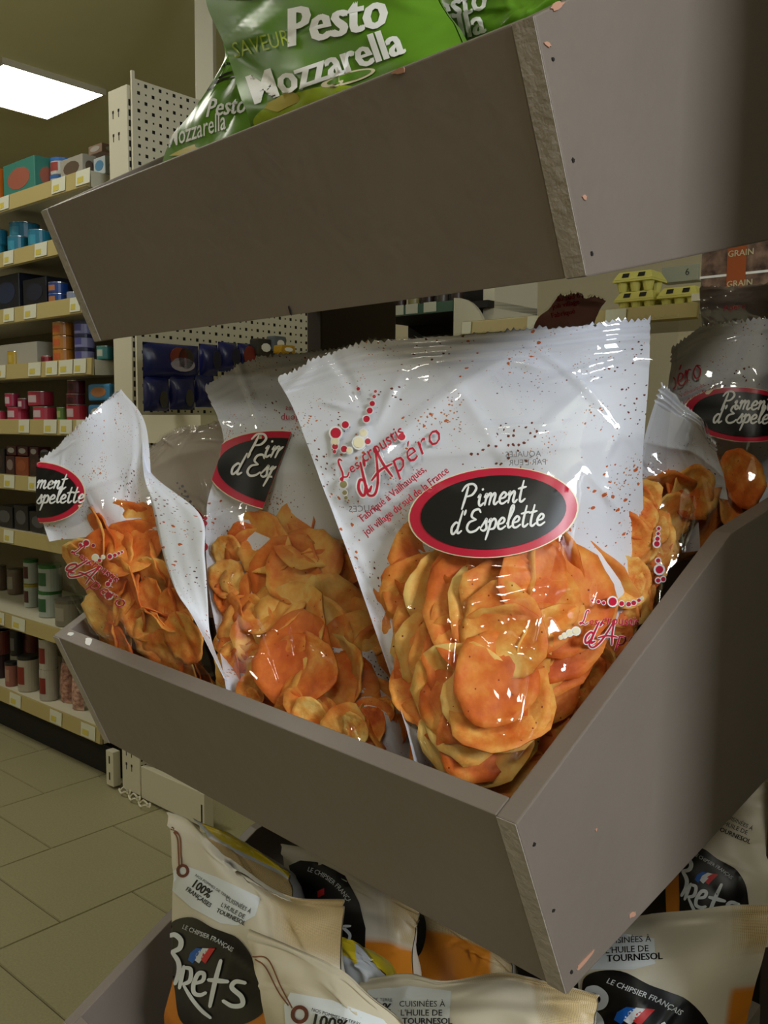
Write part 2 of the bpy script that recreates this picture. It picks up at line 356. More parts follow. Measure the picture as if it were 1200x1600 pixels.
# chipped paint, nail heads, dent
def uvz(u, v, z): return np.array([u, v, z])
rnd = random.Random(4)
def blob_poly(cx, cy, rx, ry, n=12, j=.3, rot=0):
    out = []
    for k in range(n):
        a = k*2*math.pi/n; r = 1+rnd.uniform(-j, j); x, y = rx*r*math.cos(a), ry*r*math.sin(a)
        out.append((cx+x*math.cos(rot)-y*math.sin(rot), cy+x*math.sin(rot)+y*math.cos(rot)))
    return out
def patch(plane, cx, cy, rx, ry, m, name='paint_chip', z0=P2[2], rot=0, label=None):
    pts = blob_poly(cx, cy, rx, ry, rot=rot); mb = MB(); vs = []
    for th in (0, .0006):
        for a, b in pts:
            if plane == 'side': vs.append((W+th+.0001, a, b+z0))
            elif plane == 'rim': vs.append((a, b*math.cos(RIM)-math.sin(RIM)*(th+.0001), z0+b*math.sin(RIM)+math.cos(RIM)*(th+.0001)))
            else: vs.append((a, b*math.sin(LEAN)-math.cos(LEAN)*(th+.0001), z0-b*math.cos(LEAN)-math.sin(LEAN)*(th+.0001)))
    n = len(pts); mb.add(vs, [tuple(range(n, 2*n))]+[(i, (i+1) % n, n+(i+1) % n, n+i) for i in range(n)])
    o = mb.build(name, m, stand)
    if label: o['label'] = label
patch('rim', .028, .010, .0055, .003, m_white); patch('rim', .072, .009, .009, .0035, m_white, rot=-.2)
patch('side', .020, .011, .007, .0018, m_chipwood, z0=trays[0], rot=.5)
patch('side', .012, -.012, .003, .0012, m_chipwood, z0=trays[0]); patch('side', .052, -.088, .0022, .0016, m_chipwood, z0=trays[0])
patch('side', .076, -.118, .012, .0016, m_chipwood, rot=.25); patch('side', .135, -.108, .004, .002, m_chipwood)
patch('side', .085, -.03, .001, .001, m_chipwood)
patch('front', .545, .001, .006, .002, m_chipwood, z0=trays[0])
patch('front', .36, .141, .0012, .004, m_dark, z0=trays[0], name='dent')
for z0 in trays[:2]:
    for k in (.02, .075, .13):
        patch('side', .010+k*math.sin(LEAN), -k*math.cos(LEAN), .0012, .0012, m_dark, 'nail', z0)

# ------------------------------------------------------------------ bag surfaces
def crm(P, x):      # Catmull-Rom along axis 0 of P (n, ...) at array x in 0..1
    n = P.shape[0]; f = np.clip(x, 0, 1)*(n-1); i = np.minimum(f.astype(int), n-2); u = (f-i)
    g = lambda k: P[np.clip(i+k, 0, n-1)]
    p0 = np.where((i == 0)[:, None, None] if P.ndim == 3 else (i == 0)[:, None], 2*g(0)-g(1), g(-1))
    p3 = np.where((i == n-2)[:, None, None] if P.ndim == 3 else (i == n-2)[:, None], 2*g(1)-g(0), g(2))
    p1, p2 = g(0), g(1); u = u.reshape((-1,)+(1,)*(P.ndim-1))
    return .5*((2*p1)+(-p0+p2)*u+(2*p0-5*p1+4*p2-p3)*u*u+(-p0+3*p1-3*p2+p3)*u**3)
class Surf:
    """curved sheet through control points given as (x, y in the photograph, v = distance behind the tray's front rim)"""
    def __init__(s, rows, zb, seed=1, crease=.002, ncr=26, wave=.002, seal=0.0, fr=(0, 1)):
        s.P = np.array([[hit(px, py, D3, STAND+D3*v) for px, py, v in r] for r in rows])
        s.mid = s.P.mean((0, 1)); s.cr = []; s.wave = wave; s.seal = seal
        R = np.random.RandomState(seed)
        e1 = s.P[:, -1].mean(0)-s.P[:, 0].mean(0); e2 = s.P[-1].mean(0)-s.P[0].mean(0)
        n = np.cross(e1, e2); n /= np.linalg.norm(n); s.n = n if n@(EYE-s.mid) > 0 else -n
        s.w = np.linalg.norm(e1); s.h = np.linalg.norm(e2)
        for _ in range(ncr):
            cx, cy = R.rand(2); an = R.rand()*math.pi; L = .12+.3*R.rand(); wd = .010+.022*R.rand(); am = crease*(.4+R.rand())*(1 if R.rand() > .35 else -1)
            s.cr.append((cx, cy, an, L, wd, am))
        s.ph = R.rand(8)*6.28
    def fold(s, a, b, wd=.014, am=.004):
        (x0, y0), (x1, y1) = s.st([a, b]); asp = s.h/s.w; dx, dy = x1-x0, (y1-y0)*asp
        s.cr.append(((x0+x1)/2, (y0+y1)/2, math.atan2(dy, dx), math.hypot(dx, dy)*.6, wd, am))
    def disp(s, S, T):
        d = np.zeros_like(S); asp = s.h/s.w
        for cx, cy, an, L, wd, am in s.cr:
            x = S-cx; y = (T-cy)*asp; al = x*math.cos(an)+y*math.sin(an); ac = -x*math.sin(an)+y*math.cos(an)
            win = np.clip(1-np.abs(al)/L, 0, 1); d += am*win*np.clip(1-np.abs(ac)/(wd*(.4+win)), 0, 1)
        p = s.ph
        d += s.wave*(np.sin(S*9+p[0]+T*3)*np.sin(T*8+p[1])+.6*np.sin(S*17+p[2]-T*11)+.4*np.sin(T*23+p[3]+S*6))*.5
        if s.seal:
            k = T/s.seal
            d += np.where(k < 1, .0016*np.sin(k*6*math.pi+np.sin(S*9)*.8)+.002*np.sin(S*13+p[4]), 0)
        return d
    def __call__(s, S, T, off=0.0):
        S = np.atleast_1d(np.asarray(S, float)); T = np.atleast_1d(np.asarray(T, float))
        R = crm(s.P, T)                       # (k, cols, 3)
        n = s.P.shape[1]; f = np.clip(S, 0, 1)*(n-1); i = np.minimum(f.astype(int), n-2); u = (f-i)[:, None]; K = np.arange(len(S))
        g = lambda k: R[K, np.clip(i+k, 0, n-1)]
        p0 = np.where((i == 0)[:, None], 2*g(0)-g(1), g(-1)); p3 = np.where((i == n-2)[:, None], 2*g(1)-g(0), g(2)); p1, p2 = g(0), g(1)
        Q = .5*((2*p1)+(-p0+p2)*u+(2*p0-5*p1+4*p2-p3)*u*u+(-p0+3*p1-3*p2+p3)*u**3)
        o = (s.disp(S, T)+off)
        return Q + s.n*np.atleast_1d(o)[:, None]
    def st(s, pix):
        pix = np.atleast_2d(np.asarray(pix, float))
        if not hasattr(s, 'gr'):
            a = np.linspace(0, 1, 41); S, T = np.meshgrid(a, a); s.gs, s.gt = S.ravel(), T.ravel(); s.gr = to_px(s(s.gs, s.gt))
        out = np.zeros((len(pix), 2))
        for i0 in range(0, len(pix), 512):
            q = pix[i0:i0+512]; j = ((q[:, None]-s.gr[None])**2).sum(2).argmin(1); S, T = s.gs[j].copy(), s.gt[j].copy()
            for _ in range(4):
                b = to_px(s(S, T)); e = 1e-3; bs = (to_px(s(S+e, T))-to_px(s(S-e, T)))/(2*e); bt = (to_px(s(S, T+e))-to_px(s(S, T-e)))/(2*e)
                r = q-b; det = bs[:, 0]*bt[:, 1]-bs[:, 1]*bt[:, 0]; det = np.where(np.abs(det) < 1, 1, det)
                S = np.clip(S+.8*np.clip((r[:, 0]*bt[:, 1]-r[:, 1]*bt[:, 0])/det, -.1, .1), 0.003, .997)
                T = np.clip(T+.8*np.clip((bs[:, 0]*r[:, 1]-bs[:, 1]*r[:, 0])/det, -.1, .1), 0.003, .997)
            out[i0:i0+512, 0] = S; out[i0:i0+512, 1] = T
        return out
def sheet(surf, name, mats, parent, ns=56, nt=70, s0=0, s1=1, t0=0, t1=1, off=0.0, offn=None, jag=0, matfn=None, thick=0, seed=3, wfn=None):
    a = np.linspace(s0, s1, ns); b = np.linspace(t0, t1, nt); S, T = np.meshgrid(a, b); S = S.ravel(); T = T.ravel()
    o = np.full(len(S), float(off))
    if offn is not None: o = o + offn(S, T)
    P = surf(S, T, 0) + (surf.n*np.atleast_1d(o)[:, None])
    if jag:
        R = np.random.RandomState(seed); top = np.cumsum(R.randn(ns))*.0004; top -= top.mean(); jg = np.where(np.arange(ns) % 2, jag, -jag)*R.rand(ns)+top
        P[:ns] += UP*jg[:, None]
    loc = np.array(parent.location) if parent else np.zeros(3)
    mb = MB(); fs = []; mi = []
    for j in range(nt-1):
        for i in range(ns-1):
            fs.append((j*ns+i, j*ns+i+1, (j+1)*ns+i+1, (j+1)*ns+i))
            mi.append(matfn((a[i]+a[i+1])/2, (b[j]+b[j+1])/2) if matfn else 0)
    me = bpy.data.meshes.new(name); me.from_pydata([tuple(p) for p in (P-loc)], [], fs)
    for m in (mats if isinstance(mats, (list, tuple)) else [mats]): me.materials.append(m)
    me.polygons.foreach_set('material_index', mi); me.polygons.foreach_set('use_smooth', [True]*len(fs))
    uv = me.uv_layers.new(name='UVMap'); vi = np.zeros(len(me.loops), int); me.loops.foreach_get('vertex_index', vi)
    uv.data.foreach_set('uv', np.stack([S[vi]*surf.w*3.3, T[vi]*surf.h*3.3], 1).ravel())
    if callable(wfn):
        ca = me.color_attributes.new('print', 'FLOAT_COLOR', 'POINT'); W_ = np.array([(*wfn(a_, b_), 0, 1) for a_, b_ in zip(S, T)], float); ca.data.foreach_set('color', W_.ravel())
    ob = link(bpy.data.objects.new(name, me), parent)
    if thick:
        md = ob.modifiers.new('thickness', 'SOLIDIFY'); md.thickness = thick
    return ob
def decal(surf, tris, name, m, parent, off=.0008):
    """flat print: triangles given on the picture of the bag, laid on the bag's own surface"""
    V, F = tris
    st = surf.st(V); P = surf(st[:, 0], st[:, 1], off)-np.array(parent.location)
    mb = MB(); mb.add(P, F); o = mb.build(name, m, parent, smooth=True)
    if name in ('printed_beads', 'lettering'): o['kind'] = 'stuff'
    return o
def fill(poly, step=8):
    """triangulated polygon with inner points"""
    poly = [Vector(p) for p in poly]; n = len(poly)
    pts = []
    for i in range(n):
        a, b = poly[i], poly[(i+1) % n]; k = max(1, int((b-a).length/step))
        pts += [a+(b-a)*j/k for j in range(k)]
    m = len(pts); xs = [p.x for p in pts]; ys = [p.y for p in pts]
    y = min(ys)+step/2
    while y < max(ys):
        x = min(xs)+step/2
        while x < max(xs): pts.append(Vector((x, y))); x += step
        y += step
    v, e, f, *_ = geometry.delaunay_2d_cdt(pts, [], [list(range(m))], 1, 1e-4)
    return np.array([(p.x, p.y) for p in v]), [tuple(t) for t in f]
def ellipse(cx, cy, rx, ry, rot, n=48): return [(cx+rx*math.cos(t)*math.cos(rot)-ry*math.sin(t)*math.sin(rot), cy+rx*math.cos(t)*math.sin(rot)+ry*math.sin(t)*math.cos(rot)) for t in [k*2*math.pi/n for k in range(n)]]
def clip_half(poly, a, b):   # keep the part left of a->b (picture coordinates)
    out = []; f = lambda p: (b[0]-a[0])*(p[1]-a[1])-(b[1]-a[1])*(p[0]-a[0])
    for i in range(len(poly)):
        p, q_ = poly[i], poly[(i+1) % len(poly)]; fp, fq = f(p), f(q_)
        if fp >= 0: out.append(p)
        if fp*fq < 0: t = fp/(fp-fq); out.append((p[0]+(q_[0]-p[0])*t, p[1]+(q_[1]-p[1])*t))
    return out
def merge(parts):
    V = []; F = []
    for v, f in parts: n = sum(len(x) for x in V); V.append(np.asarray(v, float)); F += [tuple(i+n for i in t) for t in f]
    return (np.concatenate(V) if V else np.zeros((0, 2))), F
def ribbon(pts, w, taper=.35, n=7, ends=True):
    P = np.array(pts, float)
    if len(P) > 2: X = crm(P, np.linspace(0, 1, (len(P)-1)*n+1))
    else: X = P[0]+(P[1]-P[0])*np.linspace(0, 1, 4)[:, None]
    d = np.gradient(X, axis=0); d /= np.linalg.norm(d, axis=1)[:, None]+1e-9; nn = np.stack([-d[:, 1], d[:, 0]], 1); k = len(X)
    t = np.linspace(0, 1, k); ww = w*(1-taper*np.abs(2*t-1)**3); L = X+nn*ww[:, None]/2; R = X-nn*ww[:, None]/2
    V = np.concatenate([L, R, [X[0]-d[0]*w*.3, X[-1]+d[-1]*w*.3]]); F = [(i, i+1, k+i+1, k+i) for i in range(k-1)]+[(0, k, 2*k), (k-1, 2*k-1, 2*k+1)]
    return V, F
GL = {
 'P': (.72, [[(.25, .93), (.18, .5), (.06, -.08)], [(-.02, .74), (.15, .98), (.45, 1.02), (.62, .82), (.48, .55), (.22, .47)]]),
 'i': (.33, [[(.03, .38), (.13, .5), (.1, .15), (.18, .0), (.33, .12)], [(.2, .7), (.23, .76)]]),
 'm': (.68, [[(0, .36), (.1, .5), (.05, 0)], [(.06, .25), (.22, .5), (.3, .45), (.25, 0)], [(.26, .25), (.43, .5), (.5, .42), (.46, .1), (.53, 0), (.66, .12)]]),
 'e': (.4, [[(.05, .22), (.26, .28), (.31, .42), (.19, .5), (.05, .3), (.07, .06), (.21, 0), (.4, .12)]]),
 'n': (.47, [[(0, .36), (.1, .5), (.05, 0)], [(.06, .25), (.24, .5), (.31, .42), (.27, .1), (.34, 0), (.46, .12)]]),
 't': (.36, [[(.2, .95), (.12, .4), (.11, .08), (.2, 0), (.35, .12)], [(-.02, .6), (.34, .66)]]),
 'd': (.5, [[(.33, .42), (.2, .5), (.04, .3), (.05, .05), (.16, 0), (.32, .25)], [(.46, 1.0), (.34, .4), (.3, .1), (.36, 0), (.5, .1)]]),
 "'": (.2, [[(.1, 1.02), (.05, .8)]]),
 'E': (.66, [[(.6, .84), (.48, 1.0), (.26, .94), (.2, .7), (.42, .54)], [(.42, .54), (.12, .44), (.04, .18), (.2, 0), (.45, .04), (.62, .2)]]),
 's': (.34, [[(0, .12), (.18, .42), (.24, .53), (.25, .3), (.28, .1), (.16, 0), (.02, .07)]]),
 'p': (.43, [[(.0, .36), (.12, .5), (.05, 0), (-.04, -.42)], [(.08, .3), (.25, .5), (.36, .35), (.3, .08), (.1, .03)]]),
 'l': (.28, [[(.04, .2), (.26, .75), (.27, 1.0), (.17, .92), (.1, .3), (.14, .03), (.28, .1)]]),
 'L': (.6, [[(.5, .86), (.4, 1.02), (.28, .88), (.26, .3), (.1, .0), (.04, .1), (.2, .1), (.42, .0), (.62, .14)]]),
 'c': (.34, [[(.29, .4), (.19, .5), (.05, .3), (.07, .05), (.2, 0), (.35, .12)]]),
 'r': (.36, [[(0, .36), (.1, .5), (.05, 0)], [(.07, .28), (.2, .48), (.32, .44)]]),
 'o': (.42, [[(.22, .5), (.04, .3), (.08, .03), (.24, .02), (.36, .28), (.24, .5), (.4, .42)]]),
 'u': (.47, [[(.03, .5), (.03, .12), (.12, 0), (.27, .2), (.33, .5)], [(.33, .5), (.3, .1), (.38, 0), (.47, .1)]]),
 'A': (.78, [[(-.22, .28), (-.3, .0), (-.1, -.12), (.15, .12), (.38, .6), (.55, 1.1)], [(.55, 1.1), (.57, .55), (.68, 0)], [(.0, .3), (.4, .4), (.85, .34)]]),
 'é': (.4, [[(.05, .22), (.26, .28), (.31, .42), (.19, .5), (.05, .3), (.07, .06), (.21, 0), (.4, .12)], [(.22, .66), (.34, .82)]]),
 ' ': (.3, []),
}
def script(text, x, y, size, ang, w=.1, slant=.22, stretch=1.0):
    """brush-script lettering: baseline starts at (x, y), rises by ang (radians) to the right"""
    parts = []; cx = 0; ca, sa = math.cos(ang), math.sin(ang)
    for ch in text:
        adv, st_ = GL[ch]
        for s_ in st_:
            pts = [((cx+px+py*slant)*size*stretch, py*size) for px, py in s_]
            pts = [(x+px*ca+py*-sa*-1*-1*-1 if False else x+px*ca-py*sa, y-px*sa-py*ca) for px, py in pts]
            parts.append(ribbon(pts, w*size))
        cx += adv
    return merge(parts)
def text_px(s, x, y, size, ang=0, shear=0, bold=0, mirror_=False, stretch=1.0, spacing=1.0):
    cu = bpy.data.curves.new('lettering', 'FONT'); cu.body = s; cu.size = 1; cu.shear = shear; cu.offset = max(-.01, min(bold, .006)); cu.space_character = spacing; cu.resolution_u = 2
    o = bpy.data.objects.new('lettering', cu); COL.objects.link(o)
    dg = bpy.context.evaluated_depsgraph_get(); me = bpy.data.meshes.new_from_object(o.evaluated_get(dg))
    bm = bmesh.new(); bm.from_mesh(me); bmesh.ops.triangulate(bm, faces=bm.faces)
    for _ in range(3):
        le = [e for e in bm.edges if e.calc_length()*size > 9]
        if not le: break
        bmesh.ops.subdivide_edges(bm, edges=le, cuts=1); bmesh.ops.triangulate(bm, faces=bm.faces)
    V = np.array([(v.co.x*stretch*(-1 if mirror_ else 1), v.co.y) for v in bm.verts]) if bm.verts else np.zeros((0, 2)); F = [tuple(v.index for v in f.verts) for f in bm.faces]
    bm.free(); bpy.data.objects.remove(o); bpy.data.curves.remove(cu); bpy.data.meshes.remove(me)
    if mirror_ and len(V): V[:, 0] -= V[:, 0].min()
    if bold > .01 and len(V):          # heavier strokes: the outline repeated a little to either side
        k = (bold-.006)*.9; F = F+[tuple(i+len(V) for i in f) for f in F]+[tuple(i+2*len(V) for i in f) for f in F]
        V = np.concatenate([V, V+(k, 0), V-(k, 0)])
    ca, sa = math.cos(ang), math.sin(ang); X = V*size
    return np.stack([x+X[:, 0]*ca-X[:, 1]*sa, y-X[:, 0]*sa-X[:, 1]*ca], 1), F
def along(tris, path):
    """bend text laid on y=0 (x from 0) along a polyline path of picture points"""
    V, F = tris; P = crm(np.array(path, float), np.linspace(0, 1, 60)); d = np.r_[0, np.cumsum(np.linalg.norm(np.diff(P, axis=0), axis=1))]
    x = np.clip(V[:, 0], 0, d[-1]-1e-3); X = np.interp(x, d, P[:, 0]); Y = np.interp(x, d, P[:, 1])
    tx = np.interp(x, d, np.gradient(P[:, 0], d)); ty = np.interp(x, d, np.gradient(P[:, 1], d)); l = np.hypot(tx, ty); tx /= l; ty /= l
    return np.stack([X-ty*V[:, 1], Y+tx*V[:, 1]], 1), F
def bead(x, y, r, n=12): return ([(x, y)]+[(x+r*math.cos(k*2*math.pi/n), y+r*math.sin(k*2*math.pi/n)) for k in range(n)], [(0, k+1, (k+1) % n+1) for k in range(n)])

# ------------------------------------------------------------------ chips
def chip_mesh(seed):
    R = random.Random(seed); nr, na = 6, 26; r0 = .032*R.uniform(.9, 1.15); el = R.uniform(.8, 1); ph = [R.uniform(0, 6.28) for _ in range(8)]
    sad, cup = R.uniform(1.5, 4.5)*R.choice((1, -1)), R.uniform(1, 4.5); fold = R.uniform(-2, 4)
    V = [(0, 0, 0)]; 
    def zz(x, y): return sad*(x*x-y*y)+cup*(x*x+y*y)+fold*max(0, x+.004)**2*1.5+.0013*math.sin(x*190+ph[4])*math.sin(y*170+ph[5])+.0008*math.sin(x*380+ph[6]+y*90)
    for i in range(1, nr+1):
        for k in range(na):
            a = k*2*math.pi/na; r = r0*i/nr*(1+(i/nr)**3*(.06*math.sin(2*a+ph[0])+.05*math.sin(3*a+ph[1])+.025*math.sin(7*a+ph[2])+.015*math.sin(11*a+ph[3])))
            x, y = r*math.cos(a), r*el*math.sin(a); V.append((x, y, zz(x, y)+.0006*math.sin(9*a+ph[7])*(i/nr)**4))
    F = [(0, 1+k, 1+(k+1) % na) for k in range(na)]
    for i in range(nr-1):
        for k in range(na): F.append((1+i*na+k, 1+(i+1)*na+k, 1+(i+1)*na+(k+1) % na, 1+i*na+(k+1) % na))
    n = len(V); V2 = [(x, y, z-.0014) for x, y, z in V]; F2 = [tuple(i+n for i in f)[::-1] for f in F]
    o = 1+(nr-1)*na; E = [(o+k, o+n+k, o+n+(k+1) % na, o+(k+1) % na) for k in range(na)]
    mb = MB(); mb.add(V+V2, F+F2+E); return mb.mesh('potato_chip', m_chip, smooth=True)
CHIPS = [chip_mesh(i) for i in range(9)]
def chips_in(surf, inside, spacing, label, group, seed, layers=((.014, 1.0), (.036, 1.0)), size=1.0, bbox=None, tilt=.32, z0=P2[2]):
    R = random.Random(seed); cnt = 0
    for d, dens in layers:
        x0, y0, x1, y1 = bbox; y = y0+R.uniform(0, spacing*.5); row = 0
        while y < y1:
            x = x0+(row % 2)*spacing*.5+R.uniform(0, spacing*.3)
            while x < x1:
                px, py = x+R.uniform(-.28, .28)*spacing, y+R.uniform(-.28, .28)*spacing; x += spacing
                if not inside(px, py): continue
                s_, t_ = surf.st([(px, py)])[0]
                p = surf([s_], [t_], 0)[0]-surf.n*(d+R.uniform(-.003, .006))
                n = Vector(surf.n)+Vector((R.uniform(-1, 1), R.uniform(-1, 1), R.uniform(-1, 1)))*tilt*(1 if R.random() < .75 else 2.0)
                q_ = n.to_track_quat('Z', 'Y'); me = CHIPS[R.randrange(len(CHIPS))]
                o = bpy.data.objects.new('potato_chip', me); o.rotation_mode = 'QUATERNION'
                o.rotation_quaternion = q_ @ Matrix.Rotation(R.uniform(0, 6.28), 3, 'Z').to_quaternion()
                k = size*R.uniform(.8, 1.12); o.scale = (k, k, k); o.location = tuple(p)
                Rm = np.array(o.rotation_quaternion.to_matrix())*k; rim = np.array([me.vertices[i].co[:] for i in range(0, 157, 2)])
                for it in range(3):       # keep the whole chip behind the film and inside the tray boards
                    Q = p+rim@Rm.T; pxs = to_px(Q); sg = surf.st(pxs); on = surf(sg[:, 0], sg[:, 1], 0); rr_ = Q-EYE
                    depth = ((Q-on)@surf.n); near = np.abs(to_px(on)-pxs).max(1) < 6
                    if near.any(): p = p-surf.n*max(0, depth[near].max()+.0025)
                    Q = p+rim@Rm.T; u_ = (Q-STAND)@C3; v_ = (Q-STAND)@D3; zr_ = Q[:, 2]-z0
                    rz = np.where(v_ < KV, v_*tr_, KV*tr_+(v_-KV)*math.tan(BOT))
                    ov = np.where(zr_ < rz+.004, u_-(W-TH-.001), -1).max(); p = p-C3*max(0, ov)
                    ov = np.where(zr_ < .01, (TH*1.12-zr_*tl)-v_, -1).max(); p = p+D3*max(0, ov+.001 if ov > 0 else 0)
                    ov = np.where(zr_ < rz, TH+.001-u_, -1).max(); p = p+C3*max(0, ov)
                Q = p+rim@Rm.T; pxs = to_px(Q); sg = surf.st(pxs); far_ = np.abs(to_px(surf(sg[:, 0], sg[:, 1], 0))-pxs).max()
                if far_ > 15: bpy.data.objects.remove(o); continue
                o.location = tuple(p)
                fx, fy = (px-x0)/(x1-x0), (py-bbox[1])/(y1-bbox[1])
                zone = ('top', 'upper', 'lower', 'bottom')[min(3, int(fy*4))]+' '+('left', 'centre', 'right')[min(2, int(fx*3))]
                tag(link(o), label.replace('chip', 'chip at the '+zone, 1) if x1-x0 > 20 else label, 'potato chip', group); cnt += 1
            y += spacing*.8; row += 1
    return cnt

def edge_chips(surf, pts, label, group, seed, size=.75, z0=P2[2]):
    for k, (x, y) in enumerate(pts):
        chips_in(surf, lambda a, b: True, 12, label, group, seed+k, layers=((.009, 1), (.022, 1)), size=size, bbox=(x-4, y-1, x+4, y+5), tilt=.25, z0=z0)
def in_poly(poly):
    def f(x, y):
        c = False; n = len(poly)
        for i in range(n):
            (x1, y1), (x2, y2) = poly[i], poly[(i+1) % n]
            if (y1 > y) != (y2 > y) and x < (x2-x1)*(y-y1)/(y2-y1)+x1: c = not c
        return c
    return f
# ------------------------------------------------------------------ printed crisp bag with clear front film and white back paper
def chip_bag(name, label, rows, seed, thick=.07, film=None, paper=None, s_paper=1.0, group=None, back=True, folds=(), crease=.002, seal=.07, t_paper=1.0, ncr=26, res=(60, 76), jag=.0022, topthin=.25):
    sf = Surf(rows, 0, seed, crease=crease, seal=seal, ncr=ncr)
    for f_ in folds: sf.fold(*f_)
    if folds: del sf.gr
    t = thing(name, label, 'chip bag', sf.P[-1].mean(0), 0, group)
    film = film or m_film; paper = paper or m_paper
    def bulge(S, T_): return -(.004+thick*np.clip((T_-topthin)/(1-topthin), 0, 1)**.7*np.sin(np.clip(S, 0, 1)*math.pi)**.5)
    front = sheet(sf, 'front_film', film, t, *res, jag=jag)
    if back: sheet(sf, 'back_paper', paper, t, *res, off=0, offn=bulge, jag=jag, s1=s_paper, t1=t_paper)
    return t, sf
def sticker(sf, par, cx, cy, rx, ry, rot, clip=None, white_edge=True):
    for k, (g, m, nm, o) in enumerate(((1.02, m_beadcream, 'sticker_edge', .0006), (1.0, m_red, 'sticker', .0010), (.87, m_black, 'sticker_face', .0018))):
        e = ellipse(cx, cy, rx*g, (ry*g if k < 2 else ry*.83), rot)
        if clip: e = clip_half(e, *clip)
        decal(sf, fill(e, 9), nm, m, par, o)
def clip_tris(tr, a, b):
    V, F = tr; f = (b[0]-a[0])*(V[:, 1]-a[1])-(b[1]-a[1])*(V[:, 0]-a[0])
    return V, [t for t in F if all(f[i] >= 0 for i in t)]
def piment(sf, par, x, y, sz, ang, x2, y2, clip=None, w=.12):
    tr = merge([script('Piment', x, y, sz, ang, w), script("d'Espelette", x2, y2, sz, ang, w)])
    if clip: tr = clip_tris(tr, *clip)
    decal(sf, tr, 'lettering', m_white, par, .0026)
def logo(sf, par, ox, oy, k, ang, beads, clip=None, outline=True):
    """red swash logo: two script lines, with strings of beads"""
    def fr(x, y): return ox+k*(x*math.cos(ang)+y*math.sin(ang)), oy+k*(-x*math.sin(ang)+y*math.cos(ang))
    tx = lambda w_: merge([script('L', *fr(0, 0), 36*k, ang, w_), text_px('es', *fr(24, 0), 27*k, ang, shear=.2, bold=w_*.16-.01), text_px('croustis', *fr(57, -2), 34*k, ang, shear=.15, bold=w_*.16-.008, stretch=.9), script("d'", *fr(14, 48), 56*k, ang, w_), script('A', *fr(46, 52), 60*k, ang+.02, w_*.8), text_px('péro', *fr(94, 52), 58*k, ang+.02, shear=.3, bold=w_*.12-.018, stretch=1.0, spacing=1.05)])
    if outline: decal(sf, tx(.2), 'lettering', m_white, par, .0007)
    decal(sf, tx(.1), 'lettering', m_red, par, .0011)
    groups = {}
    for (x, y, r, c) in beads:
        groups.setdefault('w', []).append(bead(x, y, r*1.25)); groups.setdefault(c, []).append(bead(x, y, r*.92))
    for c, L_ in groups.items():
        decal(sf, merge(L_), 'printed_beads', {'w': m_white, 'r': m_red, 'c': m_beadcream, 'o': m_olive}[c], par, .0008 if c == 'w' else .0012)['kind'] = 'stuff'
m_olive = mat('olive_print', srgb(150, 140, 96), .5)

# --- the big bag in front
MAIN = [[(432, 592, .06), (560, 538, .085), (735, 516, .12), (900, 505, .16), (1062, 489, .225)],
        [(458, 640, .055), (590, 630, .08), (745, 612, .11), (905, 600, .15), (1056, 585, .22)],
        [(500, 750, .05), (620, 745, .065), (760, 735, .09), (910, 725, .13), (1042, 700, .215)],
        [(545, 870, .045), (650, 868, .05), (780, 862, .07), (920, 850, .125), (1045, 800, .218)],
        [(585, 985, .04), (670, 990, .035), (790, 990, .05), (930, 975, .11), (1046, 890, .22)],
        [(620, 1090, .03), (700, 1110, .025), (810, 1120, .035), (920, 1085, .118), (1003, 985, .185)],
        [(645, 1185, .022), (720, 1220, .025), (795, 1236, .032), (876, 1160, .085), (950, 1070, .145)],
        [(665, 1300, .07), (740, 1330, .075), (805, 1340, .08), (885, 1300, .11), (940, 1200, .15)]]
t, sf = chip_bag('chip_bag', 'large clear and white bag of paprika chips standing front right in the middle tray', MAIN, 11, s_paper=.93, crease=.0030, ncr=34, thick=.075, res=(120, 150),
  folds=[((634, 570), (590, 660)), ((490, 625), (565, 642), .012), ((790, 560), (870, 580)), ((700, 672), (900, 664), .01), ((830, 600), (1000, 548), .012), ((880, 600), (985, 580), .01), ((990, 560), (1050, 566), .012), ((975, 660), (945, 720), .012),
         ((670, 922), (780, 928), .012, .005), ((770, 930), (938, 890), .012, .005), ((672, 922), (760, 1000), .012, .005), ((755, 998), (870, 1022), .012, .005), ((938, 890), (928, 950), .012, .005), ((900, 1010), (868, 1090), .012, .005), ((580, 800), (665, 868), .014, .005), ((950, 720), (960, 800), .014, .004)])
sticker(sf, t, 771, 801, 131, 69, -.09)
piment(sf, t, 720, 794, 34, .10, 704, 835, w=.11)
logo(sf, t, 533, 752, .80, .62, [(587, 612, 2.5, 'r'), (585, 620, 3, 'r'), (582, 631, 4.5, 'r'), (578, 642, 5, 'r'), (573, 655, 5.5, 'r'), (568, 677, 6, 'c'), (575, 690, 5, 'r'), (561, 692, 9, 'c'),
     (540, 664, 6, 'r'), (525, 677, 9, 'r'), (524, 690, 6, 'c'), (524, 698, 5, 'r'), (523, 706, 3, 'r'), (538, 702, 5.5, 'r'), (546, 704, 5, 'c'), (628, 683, 6, 'r'), (560, 608, 3, 'r'), (537, 757, 6, 'o'), (539, 770, 4, 'o'), (541, 778, 3, 'o')])
decal(sf, merge([text_px('Fabriqué à Vailhauquès,', 567, 816, 17, .68, bold=.02, stretch=.8), text_px('joli village du sud de la France', 573, 838, 17, .66, bold=.02, stretch=.8)]), 'lettering', m_red, t, .001)
decal(sf, merge([text_px("AQUALES", 790, 714, 13, .03, mirror_=True), text_px("PAR L'EUR", 795, 727, 13, .03, mirror_=True), text_px('SAUCES', 545, 800, 14, .05, mirror_=True)]), 'lettering', m_grey, t, -.0015)
